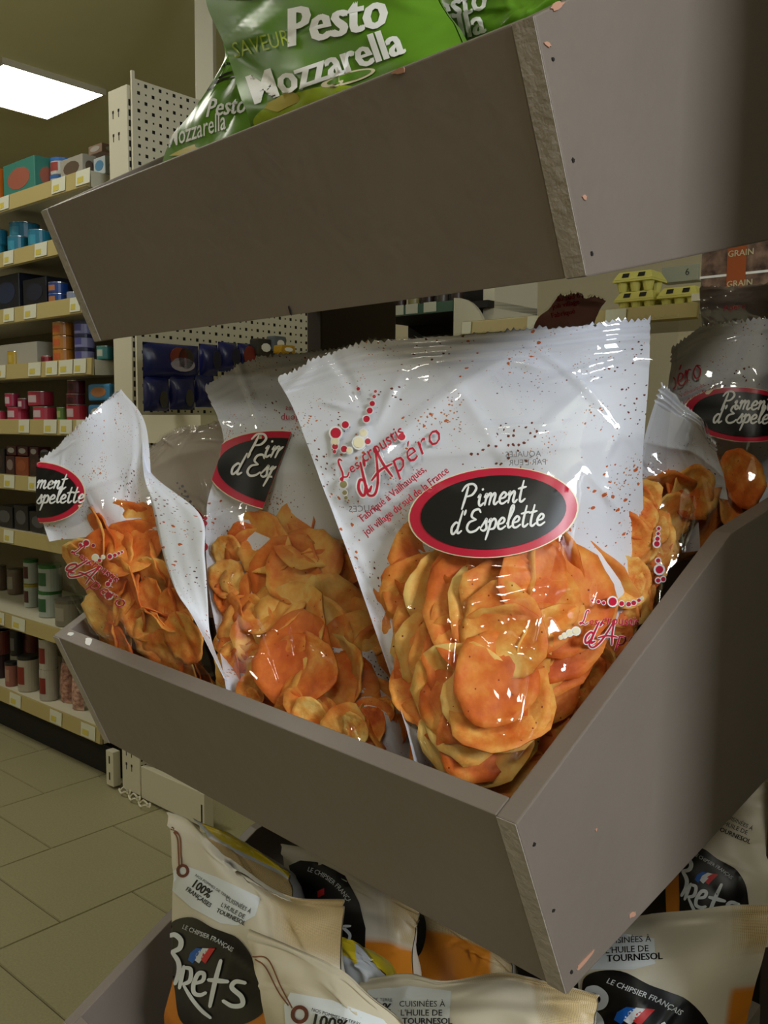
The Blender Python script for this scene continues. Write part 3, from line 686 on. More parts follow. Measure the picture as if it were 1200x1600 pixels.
logo(sf, t, 905, 975, .60, -.04, [(925, 938, 2, 'r'), (935, 940, 3, 'r'), (943, 942, 3, 'r'), (957, 940, 7, 'r'), (971, 943, 4, 'r'), (982, 944, 4, 'r'), (990, 942, 4, 'r'), (998, 938, 3, 'r'), (1003, 935, 2.5, 'c'),
     (876, 996, 3, 'c'), (882, 993, 4, 'c'), (890, 989, 5, 'c'), (900, 986, 6, 'c')])
beads_r = [(1029, 826, 3, 'r'), (1028, 834, 3, 'r'), (1027, 842, 4, 'r'), (1026, 850, 5, 'r'), (1028, 876, 4, 'r'), (1030, 890, 7, 'r'), (1028, 907, 4, 'r'), (1036, 905, 4, 'r')]
decal(sf, merge([bead(x, y, r*1.3) for x, y, r, c in beads_r]), 'printed_beads', m_white, t, .0008); decal(sf, merge([bead(x, y, r*.85) for x, y, r, c in beads_r]), 'printed_beads', m_red, t, .0012)
inm = in_poly([(575, 925), (610, 925), (650, 872), (720, 862), (860, 868), (930, 905), (985, 915), (990, 810), (1030, 795), (1050, 900), (960, 1080), (890, 1160), (800, 1290), (660, 1250), (625, 1090)])
chips_in(sf, inm, 72, 'orange paprika chip inside the large front right bag', 'chips inside the large front bag', 5, bbox=(560, 850, 1060, 1290), size=1.3, layers=((.011, 1), (.022, 1), (.038, 1)))

edge_chips(sf, [(985, 830), (1015, 845), (1020, 900), (990, 930), (968, 985), (985, 960), (930, 1030), (950, 1020), (905, 1075), (880, 1110), (1030, 870), (1000, 880), (860, 1140), (660, 1165), (655, 1080), (690, 1200)],
  'orange paprika chip pressed into the edge of the large front right bag', 'chips inside the large front bag', 300)
edge_chips(sf, [(1005, 800), (1022, 820), (1028, 850), (1020, 880), (1000, 850), (990, 905), (1005, 920), (985, 960), (960, 1010), (940, 1030), (920, 1060), (1000, 780), (955, 1040)],
  'small orange chip piece at the rim of the large front right bag', 'chip pieces inside the large front bag', 600, size=.5)
# --- second bag, left of it
BAGB = [[(318, 606, .13), (378, 566, .15), (470, 545, .17), (560, 534, .19), (700, 540, .21)],
        [(345, 690, .10), (420, 680, .115), (500, 675, .14), (590, 660, .16), (690, 660, .19)],
        [(320, 790, .08), (400, 790, .085), (480, 800, .11), (570, 800, .14), (680, 800, .18)],
        [(322, 900, .06), (400, 905, .058), (480, 915, .08), (560, 930, .11), (660, 930, .16)],
        [(336, 1000, .042), (410, 1015, .038), (480, 1030, .045), (550, 1050, .07), (640, 1060, .13)],
        [(350, 1080, .024), (420, 1110, .022), (490, 1135, .022), (560, 1160, .028), (640, 1190, .08)],
        [(370, 1200, .07), (440, 1230, .07), (500, 1260, .07), (570, 1290, .07), (640, 1300, .11)]]
t, sf = chip_bag('chip_bag', 'paprika chip bag in the middle of the row with a half hidden oval sticker', BAGB, 23, film=m_film, crease=.0030, ncr=30, thick=.065, res=(100, 120),
  folds=[((345, 690), (440, 610), .014, .004), ((425, 975), (560, 1050), .012, .005), ((500, 1080), (555, 1065), .014, .005), ((540, 1140), (585, 1120), .014, .004), ((440, 640), (520, 690), .014, .004), ((640, 700), (600, 760), .01, .003)])
cl = ((453, 684), (411, 795))
sticker(sf, t, 452, 738, 128, 63, -.02+.12, clip=cl)
piment(sf, t, 388, 712, 34, -.10, 362, 741, clip=cl, w=.11)
inb = in_poly([(330, 860), (350, 830), (395, 820), (430, 806), (480, 815), (530, 850), (580, 960), (620, 1090), (650, 1200), (500, 1250), (355, 1180), (335, 1000)])
chips_in(sf, inb, 72, 'orange paprika chip inside the middle bag of the row', 'chips inside the middle bag', 8, bbox=(325, 810, 650, 1240), size=1.3, layers=((.011, 1), (.022, 1), (.038, 1)))
edge_chips(sf, [(345, 900), (350, 960), (360, 1030), (380, 1080), (350, 860), (430, 1110), (470, 1120), (520, 1140), (560, 1150), (590, 1130), (370, 850), (540, 900), (560, 980), (580, 1040)],
  'orange paprika chip pressed into the edge of the middle bag', 'chips inside the middle bag', 400)
edge_chips(sf, [(592, 1110), (598, 1145), (572, 1135), (580, 1085), (560, 1105), (598, 1060), (586, 1020), (345, 990), (352, 1040), (345, 930), (372, 1090), (540, 1140), (600, 1120)],
  'small orange chip piece at the rim of the middle bag', 'chip pieces inside the middle bag', 500, size=.48)
decal(sf, merge([text_px('duop', 437, 655, 15, 0, mirror_=False), text_px('les', 445, 640, 12, 0, mirror_=True)]), 'lettering', m_red, t, -.0015)
decal(sf, merge([bead(319, 855, 7), bead(321, 818, 4), bead(322, 810, 3)]), 'printed_beads', m_red, t, .001)
# --- left bag
BAGC = [[(60, 722, -.02), (95, 690, -.01), (130, 655, .0), (160, 625, .02), (183, 607, .03)],
        [(58, 765, -.02), (100, 745, -.005), (140, 722, .01), (185, 695, .03), (222, 665, .045)],
        [(61, 815, -.01), (105, 810, .0), (150, 800, .01), (195, 790, .03), (236, 780, .045)],
        [(85, 880, .0), (130, 880, .003), (175, 880, .008), (220, 878, .02), (262, 882, .035)],
        [(115, 942, .01), (165, 950, .01), (210, 956, .01), (255, 962, .018), (305, 968, .028)],
        [(148, 1000, .02), (200, 1025, .02), (245, 1045, .02), (295, 1062, .02), (338, 1070, .022)],
        [(180, 1080, .07), (225, 1110, .07), (265, 1130, .07), (305, 1145, .07), (345, 1155, .07)]]
t, sf = chip_bag('chip_bag', 'leftmost paprika chip bag leaning over the front board with its white top creased', BAGC, 37, t_paper=.42, crease=.0022, ncr=26, thick=.05, seal=.001)
cl = ((56, 1100), (58, 500))
sticker(sf, t, 62, 769, 71, 47, .05, clip=((57, 1100), (60, 500)) if False else None)
piment(sf, t, 20+2, 757, 24, -.03, 6, 783) if False else decal(sf, merge([script('ment', 60, 762, 24, -.02, .12), script('spelette', 60, 786, 25, .03, .12)]), 'lettering', m_white, t, .0026)
logo(sf, t, 112, 862, .55, -.62, [(136, 848, 5, 'r'), (127, 851, 3, 'r'), (147, 852, 3, 'r'), (150, 871, 5, 'c'), (157, 875, 3, 'r'), (162, 870, 3, 'c'), (173, 869, 4, 'r'), (181, 867, 3, 'r'), (187, 864, 2.5, 'r'), (192, 862, 2, 'r'),
     (170, 912, 4, 'r'), (174, 907, 3, 'r'), (171, 930, 6, 'r')])
inc = in_poly([(120, 850), (165, 840), (225, 825), (262, 885), (305, 968), (345, 1080), (330, 1130), (190, 1090), (145, 990), (100, 900)])
chips_in(sf, inc, 44, 'orange paprika chip inside the leftmost bag', 'chips inside the leftmost bag', 9, bbox=(100, 820, 350, 1130), size=1.05, layers=((.01, 1), (.022, 1), (.034, 1)))
fs = Surf([[(221, 662, .050), (224, 664, .05)], [(225, 740, .040), (234, 736, .052)], [(238, 790, .035), (312, 803, .048)], [(256, 870, .03), (320, 870, .04)],
           [(276, 925, .022), (325, 940, .034)], [(302, 966, .016), (330, 1000, .028)], [(350, 1060, .012), (354, 1064, .016)]], 0, 3, crease=.0012, ncr=8, wave=.001)
sheet(fs, 'side_fold', m_paper, t, 16, 50, thick=.0004)
# --- bags further back
def rows3(pts): return [list(r) for r in pts]
t, sf = chip_bag('chip_bag', 'crumpled see-through bag top between the leftmost and the middle bag', rows3([
    [(222, 712, .15), (262, 676, .15), (300, 664, .16), (345, 655, .17)], [(228, 750, .14), (268, 735, .145), (305, 725, .15), (350, 720, .165)],
    [(235, 860, .12), (280, 860, .13), (320, 860, .14), (352, 860, .15)], [(255, 960, .11), (290, 960, .12), (320, 960, .12), (352, 960, .13)]]), 41,
    film=m_film_dim, paper=mat('dull_cream_paper', srgb(214, 204, 192), .6, bump=.5, bscale=30, noise=.1, nscale=9), crease=.004, ncr=26, thick=.05)
sticker(sf, t, 290, 812, 34, 24, .5)
decal(sf, merge([bead(286+i*4.2, 760+i*8, 2.2) for i in range(5)]+[bead(278+i*3.6, 755+i*8.5, 1.6) for i in range(5)]), 'printed_beads', m_grey, t, .001)
t, sf = chip_bag('chip_bag', 'shaded paprika chip bag behind the large front bag, beside the side board', rows3([
    [(1038, 602, .235), (1070, 628, .25), (1098, 655, .265), (1122, 690, .285)], [(1012, 690, .23), (1055, 700, .25), (1095, 710, .28), (1138, 748, .312)],
    [(1005, 780, .22), (1055, 785, .24), (1100, 790, .26), (1144, 800, .322)], [(1008, 860, .21), (1050, 868, .22), (1085, 860, .24), (1122, 832, .297)],
    [(1000, 960, .20), (1030, 960, .20), (1055, 950, .24), (1085, 905, .268)]]), 47, film=m_film, crease=.003, ncr=16, thick=.05, t_paper=.4)
chips_in(sf, in_poly([(1020, 735), (1060, 708), (1115, 720), (1142, 780), (1130, 835), (1060, 930), (1005, 950)]), 46, 'dark orange chip in the shaded bag behind the large front bag', 'chips in the shaded bag', 12, bbox=(1000, 700, 1150, 960), size=1.0, layers=((.014, 1), (.03, 1)))
t, sf = chip_bag('chip_bag', 'paprika chip bag with oval sticker at the right edge, deep in the tray shade', rows3([
    [(1056, 545, .33), (1095, 515, .345), (1150, 500, .36), (1200, 492, .375), (1236, 488, .42)], [(1050, 610, .32), (1095, 600, .34), (1150, 590, .355), (1200, 585, .37), (1236, 580, .42)],
    [(1070, 690, .30), (1110, 690, .32), (1160, 690, .34), (1200, 690, .36), (1232, 690, .42)], [(1090, 750, .29), (1120, 755, .31), (1160, 760, .33), (1200, 760, .35), (1222, 760, .418)],
    [(1100, 860, .28), (1130, 860, .3), (1160, 860, .32), (1180, 850, .37), (1200, 840, .40)]]), 53, crease=.002, ncr=16, thick=.05)
sticker(sf, t, 1160, 648, 92, 42, .07)
piment(sf, t, 1122, 640, 27, -.02, 1110, 661)
decal(sf, script('péro', 1045, 612, 36, .45, .07), 'lettering', m_red, t, .001)
decal(sf, merge([text_px('Vailhauquès,', 1062, 622, 9, .45), text_px('sud de la France', 1066, 632, 9, .45)]), 'lettering', m_red, t, .001)
chips_in(sf, in_poly([(1140, 700), (1236, 695), (1226, 760), (1190, 790), (1120, 760)]), 44, 'dark chip at the bottom of the right edge bag', 'chips in the right edge bag', 13, bbox=(1120, 695, 1230, 800), layers=((.014, 1),))
t, sf = chip_bag('chip_bag', 'crumpled pinkish bag corner with red lettering sticking up behind the large front bag', rows3([
    [(872, 457, .33), (905, 458, .34), (947, 465, .35)], [(856, 480, .32), (892, 482, .33), (934, 484, .34)], [(832, 510, .31), (875, 520, .32), (925, 520, .33)], [(832, 610, .29), (875, 610, .29), (925, 610, .3)]]), 59,
    film=m_film, paper=mat('rosy_paper', srgb(236, 186, 184), .6, bump=.5, bscale=30), crease=.003, ncr=10, thick=.03, res=(30, 40))
decal(sf, merge([text_px('Fabriqué', 862, 498, 11, .2, bold=.03), text_px('joli village', 864, 484, 11, .2, bold=.03), text_px('du sud de', 870, 473, 11, .2, bold=.03)]), 'lettering', m_red, t, .0012)
t, sf = chip_bag('chip_bag', 'dull purple grey bag top standing in the rear tray at the right edge', rows3([
    [(1093, 448, .56), (1150, 446, .58), (1240, 436, .60)], [(1094, 480, .56), (1150, 480, .58), (1240, 474, .60)], [(1098, 520, .55), (1150, 520, .57), (1240, 515, .6)], [(1098, 620, .55), (1150, 620, .57), (1240, 615, .6)]]), 61,
    film=m_film_dim, paper=m_paper_pink, crease=.002, ncr=10, thick=.04, res=(30, 40))
decal(sf, text_px('Apéro', 1130, 486, 14, .1), 'lettering', m_red, t, .001)

# ------------------------------------------------------------------ printed foil bags (opaque)
def foil_bag(label, rows, seed, mats, matfn=None, thick=.05, crease=.003, seal=.08, ncr=14, res=(44, 50), group=None, jag=0, name='chip_bag'):
    sf = Surf(rows, 0, seed, crease=crease, seal=seal, ncr=ncr, wave=.003)
    t = thing(name, label, 'chip bag', sf.P[-1].mean(0), 0, group)
    wf = getattr(matfn, 'weights', None)
    if wf: mats, matfn = m_brbag, None
    sheet(sf, 'front_panel', mats, t, *res, matfn=matfn, jag=jag, wfn=wf)
    def bulge(S, T_): return -(.0015+thick*np.clip((T_-.08)/.7, 0, 1)**.8*np.sin(np.clip(S, 0, 1)*math.pi)**.5)
    sheet(sf, 'back_panel', mats[0] if isinstance(mats, list) else mats, t, *res, offn=bulge)
    return t, sf
# pesto bags in the top tray
def zt(rows, dz):   # rows for other trays: v is still measured from the common rim line
    return rows
t, sf = foil_bag('big green foil chip bag lettered Pesto Mozzarella on the top tray', [
    [(318, -130, .06), (410, -150, .055), (505, -170, .055), (600, -190, .06), (672, -205, .07)],
    [(322, -2, .05), (415, -25, .04), (510, -45, .04), (600, -65, .045), (662, -80, .06)],
    [(345, 60, .045), (430, 48, .035), (525, 25, .033), (615, 5, .038), (683, -5, .055)],
    [(367, 128, .04), (450, 112, .032), (545, 85, .03), (635, 60, .033), (712, 42, .05)],
    [(392, 192, .036), (470, 178, .03), (560, 150, .028), (650, 115, .03), (726, 92, .045)],
    [(410, 290, .07), (480, 275, .07), (570, 245, .07), (655, 210, .07), (716, 180, .08)]], 71, [m_green], crease=.0018)
decal(sf, merge([text_px('Pesto', 450, 74, 84, .21, shear=.25, bold=.045, stretch=.85), text_px('Mozzarella', 398, 164, 66, .33, shear=.0, bold=.04, stretch=.88)]), 'lettering', m_white, t, .0014)
decal(sf, text_px('SAVEUR', 368, 92, 36, .25, bold=-.004, stretch=.72), 'lettering', m_ltgreen, t, .0014)
decal(sf, fill(ellipse(478, 168, 85, 26, -.3), 9), 'picture', m_ltgreen, t, .0006)
decal(sf, fill(blob_poly(445, 160, 26, 13, rot=-.3), 9), 'picture', m_yellow, t, .001)
decal(sf, fill(ellipse(545, 122, 44, 9, -.28), 8), 'picture', m_beadcream, t, .0008); decal(sf, fill(ellipse(547, 121, 36, 6, -.28), 8), 'picture', m_green, t, .001)
decal(sf, fill([(322, -40), (640, -110), (650, -84), (500, -20), (400, 0), (335, -2), (324, -12)], 10), 'banner', m_beadcream, t, .0008)
decal(sf, fill([(324, -50), (640, -120), (640, -94), (500, -30), (400, -8), (340, -10), (326, -20)], 10), 'banner', m_black, t, .0012)
t, sf = foil_bag('olive green chip bag slumped behind the big one at the left of the top tray', [
    [(350, 60, .12), (380, 55, .12), (430, 45, .13)], [(350, 98, .11), (380, 95, .11), (430, 90, .12)], [(303, 168, .10), (350, 165, .10), (420, 160, .11)], [(256, 246, .085), (320, 240, .085), (410, 235, .10)], [(250, 330, .08), (320, 330, .08), (410, 330, .09)]],
    73, [m_green], crease=.0035)
decal(sf, merge([text_px('Pesto', 322, 184, 40, .12, shear=.5, bold=.02, stretch=.7), text_px('Mozzarella', 264, 232, 40, .32, shear=.6, bold=.01, stretch=.55)]), 'lettering', m_white, t, .0014)
decal(sf, merge([ribbon([(335, 130), (350, 118), (366, 112)], 3), ribbon([(325, 142), (345, 126), (368, 120)], 3), ribbon([(350, 104), (356, 100), (364, 100)], 3)]), 'print', m_black, t, .001)
decal(sf, fill(blob_poly(292, 236, 24, 5, rot=-.3), 8), 'picture', m_yellow, t, .001)
t, sf = foil_bag('green pesto chip bag at the right end of the top tray, mostly cut off', [
    [(640, -130, .12), (740, -140, .11), (820, -150, .11), (880, -160, .12)], [(660, -50, .11), (750, -60, .10), (820, -65, .10), (890, -70, .11)], [(680, 20, .10), (760, 10, .09), (825, 0, .09), (885, -20, .10)], [(700, 70, .10), (770, 55, .09), (820, 40, .09), (870, 20, .10)], [(710, 160, .12), (770, 150, .12), (820, 140, .12), (860, 120, .12)]],
    79, [m_green], crease=.0018)
decal(sf, merge([text_px('esto', 686, 36, 58, .28, shear=.25, bold=.03, stretch=.8), text_px('zarella', 640, 88, 58, .30, shear=.12, bold=.03, stretch=.85)]), 'lettering', m_white, t, .0014)

# cream bags in the bottom tray
def brand(sf, par, mp, scale_w=1.0):
    """black blob with arc text, tricolour and brush lettering; mp maps drawing units (0..1200) to the picture"""
    B = lambda pts: [mp(*p) for p in pts]
    blob = crm(np.array([(20, 200), (40, 40), (160, -40), (340, -50), (540, 60), (700, 120), (850, 190), (1000, 380), (1080, 640), (1150, 980), (1100, 1100), (900, 1200), (600, 1260), (300, 1230), (160, 1120), (110, 800), (60, 500), (20, 300)], float), np.linspace(0, 1, 60))
    decal(sf, fill(B(blob), 6), 'emblem', m_black, par, .0014)
    U = abs(mp(1000, 0)[0]-mp(0, 0)[0])/1000
    st_ = [([(60, 155), (130, 145), (195, 210), (180, 300), (90, 345)], 62), ([(90, 345), (165, 460), (170, 590), (125, 720)], 58), ([(232, 510), (205, 640), (178, 770)], 50), ([(235, 525), (310, 550), (300, 680), (215, 725)], 50),
           ([(230, 740), (330, 900), (440, 1030), (545, 1115)], 46), ([(350, 715), (450, 680), (465, 600), (400, 600), (345, 720), (350, 820), (420, 848), (490, 820)], 52), ([(665, 440), (595, 700), (535, 985)], 56), ([(515, 670), (750, 690)], 56),
           ([(955, 705), (840, 690), (795, 760), (905, 865), (915, 960), (800, 975), (690, 915)], 58)]
    decal(sf, merge([ribbon(B(p), w_*U, .3) for p, w_ in st_]), 'lettering', m_whitepatch, par, .0028)
    V, F = along(text_px('LE CHIPSIER FRANÇAIS', 0, 0, 78, 0, bold=.012, stretch=.82), [(205, 70), (400, 150), (600, 230), (830, 370)])
    decal(sf, (np.array([mp(*p) for p in V]), F), 'lettering', m_whitepatch, par, .0026)
    for c, x in ((m_blue, 0), (m_whitepatch, 75), (m_flagred, 150)):
        decal(sf, fill(B([(275+x, 440), (300+x*1.0, 360), (370+x, 300), (445+x, 305), (400+x, 370), (350+x, 450), (330+x, 480)]), 5), 'flag_stripe', c, par, .0024)
def mapper(o, ex, ey):   # affine
    return lambda x, y: (o[0]+(ex[0]*x+ey[0]*y)/1200, o[1]+(ex[1]*x+ey[1]*y)/1200)
def tag_print(sf, par, poly, texts, ring=None, string=None):
    decal(sf, fill(poly, 8), 'tag_print', m_whitepatch, par, .0008)
    decal(sf, merge([text_px(*a, **k) for a, k in texts]), 'lettering', m_black, par, .0014)
    if ring:
        x, y, r = ring; th = np.linspace(0, 2*math.pi, 15)
        decal(sf, ribbon([(x+r*math.cos(a), y+r*1.05*math.sin(a)) for a in th], r*.55, 0, 3), 'printed_eyelet', m_brown, par, .0013)
    if string: decal(sf, merge([ribbon(s_, 2.2, 0) for s_ in string]), 'printed_string', m_string, par, .0011)
def brmat(burl, orange):
    def soft(g, s_, t_, r):      # soft edged print areas
        k = [(0, 0)]+[(r*math.cos(i*math.pi/4), r*math.sin(i*math.pi/4)) for i in range(8)]+[(r*.5*math.cos(i*math.pi/4), r*.5*math.sin(i*math.pi/4)) for i in range(8)]
        return sum(1 for a, b in k if g(min(1, max(0, s_+a)), min(1, max(0, t_+b))))/len(k)
    def f(s_, t_): return 0
    f.weights = lambda s_, t_: (soft(burl, s_, t_, .14)*1.2, soft(orange, s_, t_, .015))
    return f
BR = [m_kraft, m_burlap, m_orange]
t, sf = foil_bag('cream chip bag with black emblem at the left of the bottom tray', [
    [(262, 1268, .08), (300, 1288, .082), (355, 1340, .085), (440, 1398, .09), (538, 1404, .10)],
    [(268, 1340, .072), (325, 1368, .068), (392, 1402, .068), (462, 1430, .075), (535, 1440, .095)],
    [(268, 1440, .07), (330, 1450, .058), (400, 1470, .058), (465, 1490, .066), (530, 1505, .09)],
    [(272, 1520, .068), (340, 1528, .052), (410, 1540, .052), (475, 1555, .06), (540, 1565, .085)],
    [(258, 1600, .066), (340, 1610, .052), (420, 1620, .052), (490, 1632, .06), (560, 1645, .08)],
    [(262, 1760, .08), (340, 1770, .08), (420, 1780, .08), (500, 1790, .08), (570, 1800, .08)]], 83, BR,
    brmat(lambda s_, t_: s_ > .62 and t_ < .42, lambda s_, t_: t_ > .60+.05*math.sin(s_*3)))
brand(sf, t, mapper((260, 1440), (160, 0), (0, 160)))
tag_print(sf, t, [(268, 1360), (290, 1352), (340, 1370), (408, 1402), (400, 1430), (372, 1446), (345, 1442), (300, 1418), (266, 1388)],
          [(('100%', 299, 1383, 20, -.62), dict(bold=.03, stretch=.8)), (('FRANÇAISES', 291, 1390, 10, -.62), dict(bold=.02, stretch=.85)), (('NOS POMMES DE TERRE', 306, 1368, 6, -.6), {}),
           (('CUISINÉES À', 353, 1405, 9.5, -.5), dict(stretch=.85)), (("L'HUILE DE", 346, 1415, 10, -.5), dict(bold=.01, stretch=.85)), (('TOURNESOL', 339, 1424, 10, -.45), dict(bold=.025, stretch=.85))],
          ring=(287, 1360, 8), string=[[(268, 1294), (278, 1308), (280, 1330), (281, 1352)], [(270, 1292), (282, 1306), (284, 1330), (285, 1352)]])
t, sf = foil_bag('cream chip bag with a string tag at the front centre of the bottom tray', [
    [(384, 1453, .045), (450, 1475, .045), (530, 1518, .045), (590, 1568, .048), (645, 1625, .05)],
    [(398, 1510, .035), (460, 1530, .032), (525, 1562, .032), (580, 1605, .036), (625, 1655, .045)],
    [(412, 1575, .03), (470, 1592, .026), (525, 1620, .026), (570, 1660, .03), (605, 1700, .04)],
    [(425, 1700, .05), (480, 1715, .05), (525, 1740, .05), (560, 1770, .05), (590, 1800, .05)]], 89, [m_kraft, m_burlap], lambda s_, t_: 0)
tag_print(sf, t, [(455, 1550), (520, 1562), (600, 1592), (640, 1640), (520, 1680), (450, 1640), (445, 1570)],
          [(('100%', 486, 1600, 27, -.2), dict(bold=.03)), (('NOS POMMES DE TERRE', 488, 1578, 7.5, -.3), {}), (('FRANÇAISES', 480, 1622, 12, -.25), dict(bold=.02))],
          ring=(470, 1584, 11), string=[[(396, 1494), (420, 1498), (440, 1540), (458, 1574)], [(400, 1498), (416, 1510), (436, 1548), (452, 1570)]])
t, sf = foil_bag('wide cream chip bag with burlap print at the front right of the bottom tray', [
    [(560, 1532, .11), (640, 1521, .11), (700, 1532, .11), (780, 1522, .115), (850, 1532, .12), (932, 1556, .13)],
    [(570, 1570, .10), (640, 1562, .095), (705, 1562, .09), (780, 1560, .095), (850, 1566, .105), (930, 1580, .125)],
    [(580, 1620, .09), (650, 1620, .08), (720, 1620, .075), (790, 1622, .08), (860, 1626, .09), (925, 1630, .12)],
    [(590, 1800, .09), (650, 1800, .09), (720, 1800, .09), (790, 1800, .09), (860, 1800, .1), (920, 1800, .12)]], 97, BR, brmat(lambda s_, t_: s_ > .76 or (t_ < .1 and s_ > .4), lambda s_, t_: False))
tag_print(sf, t, [(575, 1546), (640, 1540), (706, 1548), (700, 1640), (600, 1640), (578, 1600)],
          [(('CUISINÉES À', 625, 1572, 13, 0), {}), (("L'HUILE DE", 627, 1586, 13.5, 0), dict(bold=.01)), (('TOURNESOL', 630, 1599, 13.5, 0), dict(bold=.03)), (('0%', 587, 1580, 22, -.1), dict(bold=.03)), (('MES DE TERRE', 570, 1562, 7, -.05), {})])
t, sf = foil_bag('cream bag with black and orange print in the middle behind the front bags', [
    [(440, 1318, .19), (500, 1332, .19), (560, 1366, .195), (610, 1396, .20), (655, 1420, .21)], [(448, 1380, .18), (505, 1390, .175), (560, 1410, .18), (610, 1430, .19), (650, 1450, .205)],
    [(455, 1460, .17), (510, 1465, .165), (560, 1470, .17), (610, 1475, .18), (645, 1485, .20)], [(465, 1560, .17), (515, 1560, .165), (560, 1560, .17), (610, 1560, .18), (645, 1560, .2)],
    [(470, 1700, .18), (515, 1700, .18), (560, 1700, .18), (605, 1700, .18), (640, 1700, .19)]], 101, BR, brmat(lambda s_, t_: s_ > .7 and t_ < .5, lambda s_, t_: t_ > .49))
decal(sf, fill([(452, 1352), (470, 1344), (500, 1347), (540, 1368), (562, 1410), (572, 1450), (571, 1490), (530, 1500), (480, 1450), (462, 1400)], 8), 'emblem', m_black, t, .0008)
V, F = along(text_px('LE CHIPSIER FRANÇAIS', 0, 0, 10.5, 0, bold=.01, stretch=.85), [(481, 1360), (505, 1370), (528, 1388), (545, 1410)]); decal(sf, (V, F), 'lettering', m_whitepatch, t, .0014)
decal(sf, merge([ribbon([(549, 1446), (538, 1448), (548, 1460), (544, 1474)], 5)]), 'lettering', m_whitepatch, t, .0014)
decal(sf, merge([fill([(497, 1392), (508, 1387), (508, 1397), (498, 1402)], 4)]), 'flag_stripe', m_flagred, t, .0014)
t, sf = foil_bag('cream and orange bag edge under the tray corner, behind the wide cream bag', [
    [(648, 1408, .25), (700, 1430, .25), (760, 1470, .255), (800, 1500, .26)], [(644, 1480, .24), (700, 1482, .235), (760, 1496, .24), (800, 1515, .25)], [(644, 1560, .23), (700, 1560, .23), (760, 1560, .235), (800, 1560, .25)], [(644, 1700, .23), (700, 1700, .23), (760, 1700, .235), (800, 1700, .25)]],
    103, BR, brmat(lambda s_, t_: True, lambda s_, t_: t_ > .2 and s_ < .72))
decal(sf, fill(ellipse(655, 1460, 11, 34, .1), 6), 'emblem', m_black, t, .0008)
t, sf = foil_bag('yellow and white bag top tucked behind the left cream bag', [
    [(300, 1278, .14), (350, 1300, .14), (400, 1328, .145), (452, 1362, .15)], [(318, 1300, .135), (365, 1325, .135), (412, 1348, .14), (455, 1372, .145)], [(330, 1330, .13), (375, 1352, .13), (420, 1378, .13), (455, 1395, .14)], [(340, 1420, .12), (380, 1440, .12), (425, 1460, .12), (455, 1480, .13)]],
    107, [m_greyfoil, m_yellowfoil, m_burlap], lambda s_, t_: 1 if (t_ < .33 and s_ > .12) else (2 if t_ > .45 else 0), crease=.003)
t, sf = foil_bag('small yellow and silver bag corner between the centre bags', [
    [(488, 1452, .12), (520, 1458, .12), (555, 1476, .12), (592, 1510, .125)], [(500, 1475, .115), (530, 1485, .112), (562, 1500, .115), (600, 1528, .12)], [(510, 1500, .11), (538, 1512, .11), (566, 1530, .11), (596, 1548, .115)], [(520, 1600, .11), (545, 1600, .11), (570, 1600, .11), (596, 1600, .11)]],
    109, [m_yellowfoil, m_greyfoil], lambda s_, t_: 1 if s_ > .62 or t_ > .45 else 0, crease=.002)
t, sf = foil_bag('cream chip bag with black emblem at the lower right, below the tray corner', [
    [(900, 1440, .25), (990, 1432, .28), (1060, 1424, .31), (1130, 1417, .335), (1202, 1413, .36)], [(900, 1500, .23), (985, 1496, .24), (1055, 1490, .27), (1125, 1484, .30), (1198, 1480, .34)],
    [(905, 1560, .22), (985, 1556, .22), (1050, 1552, .25), (1115, 1548, .28), (1180, 1540, .33)], [(905, 1640, .21), (980, 1640, .21), (1045, 1640, .23), (1105, 1640, .27), (1160, 1620, .32)],
    [(910, 1800, .22), (975, 1800, .22), (1035, 1800, .24), (1090, 1780, .27), (1140, 1740, .31)]], 113, BR, brmat(lambda s_, t_: s_ > .8 and t_ < .3, lambda s_, t_: s_ > .86 and t_ > .5))
brand(sf, t, mapper((905, 1520), (240, 18), (-5, 185)))
tag_print(sf, t, [(905, 1462), (960, 1456), (1022, 1466), (1024, 1505), (990, 1514), (920, 1514), (900, 1500)],
          [(('CUISINÉES À', 942, 1474, 13.5, .05), {}), (("L'HUILE DE", 945, 1489, 14, .05), dict(bold=.01)), (('TOURNESOL', 948, 1502, 15, .05), dict(bold=.03))])
t, sf = foil_bag('shaded cream chip bag with black emblem at the right edge, rear of the bottom tray', [
    [(1030, 1255, .40), (1090, 1240, .42), (1150, 1228, .44), (1215, 1220, .46)], [(1040, 1325, .385), (1095, 1315, .40), (1150, 1310, .42), (1212, 1305, .44)], [(1040, 1400, .37), (1095, 1395, .38), (1150, 1390, .40), (1208, 1385, .42)], [(1045, 1500, .36), (1095, 1495, .37), (1145, 1490, .39), (1200, 1480, .41)]],
    127, BR, brmat(lambda s_, t_: False, lambda s_, t_: s_ < .35 and t_ > .42))
brand(sf, t, mapper((1062, 1325), (130, 22), (-18, 120)))
decal(sf, merge([text_px('CUISINÉES À', 1130, 1276, 9, -.45), text_px("L'HUILE DE", 1124, 1286, 9.5, -.4, bold=.01), text_px('TOURNESOL', 1118, 1296, 10, -.4, bold=.03)]), 'lettering', m_black, t, .0014)

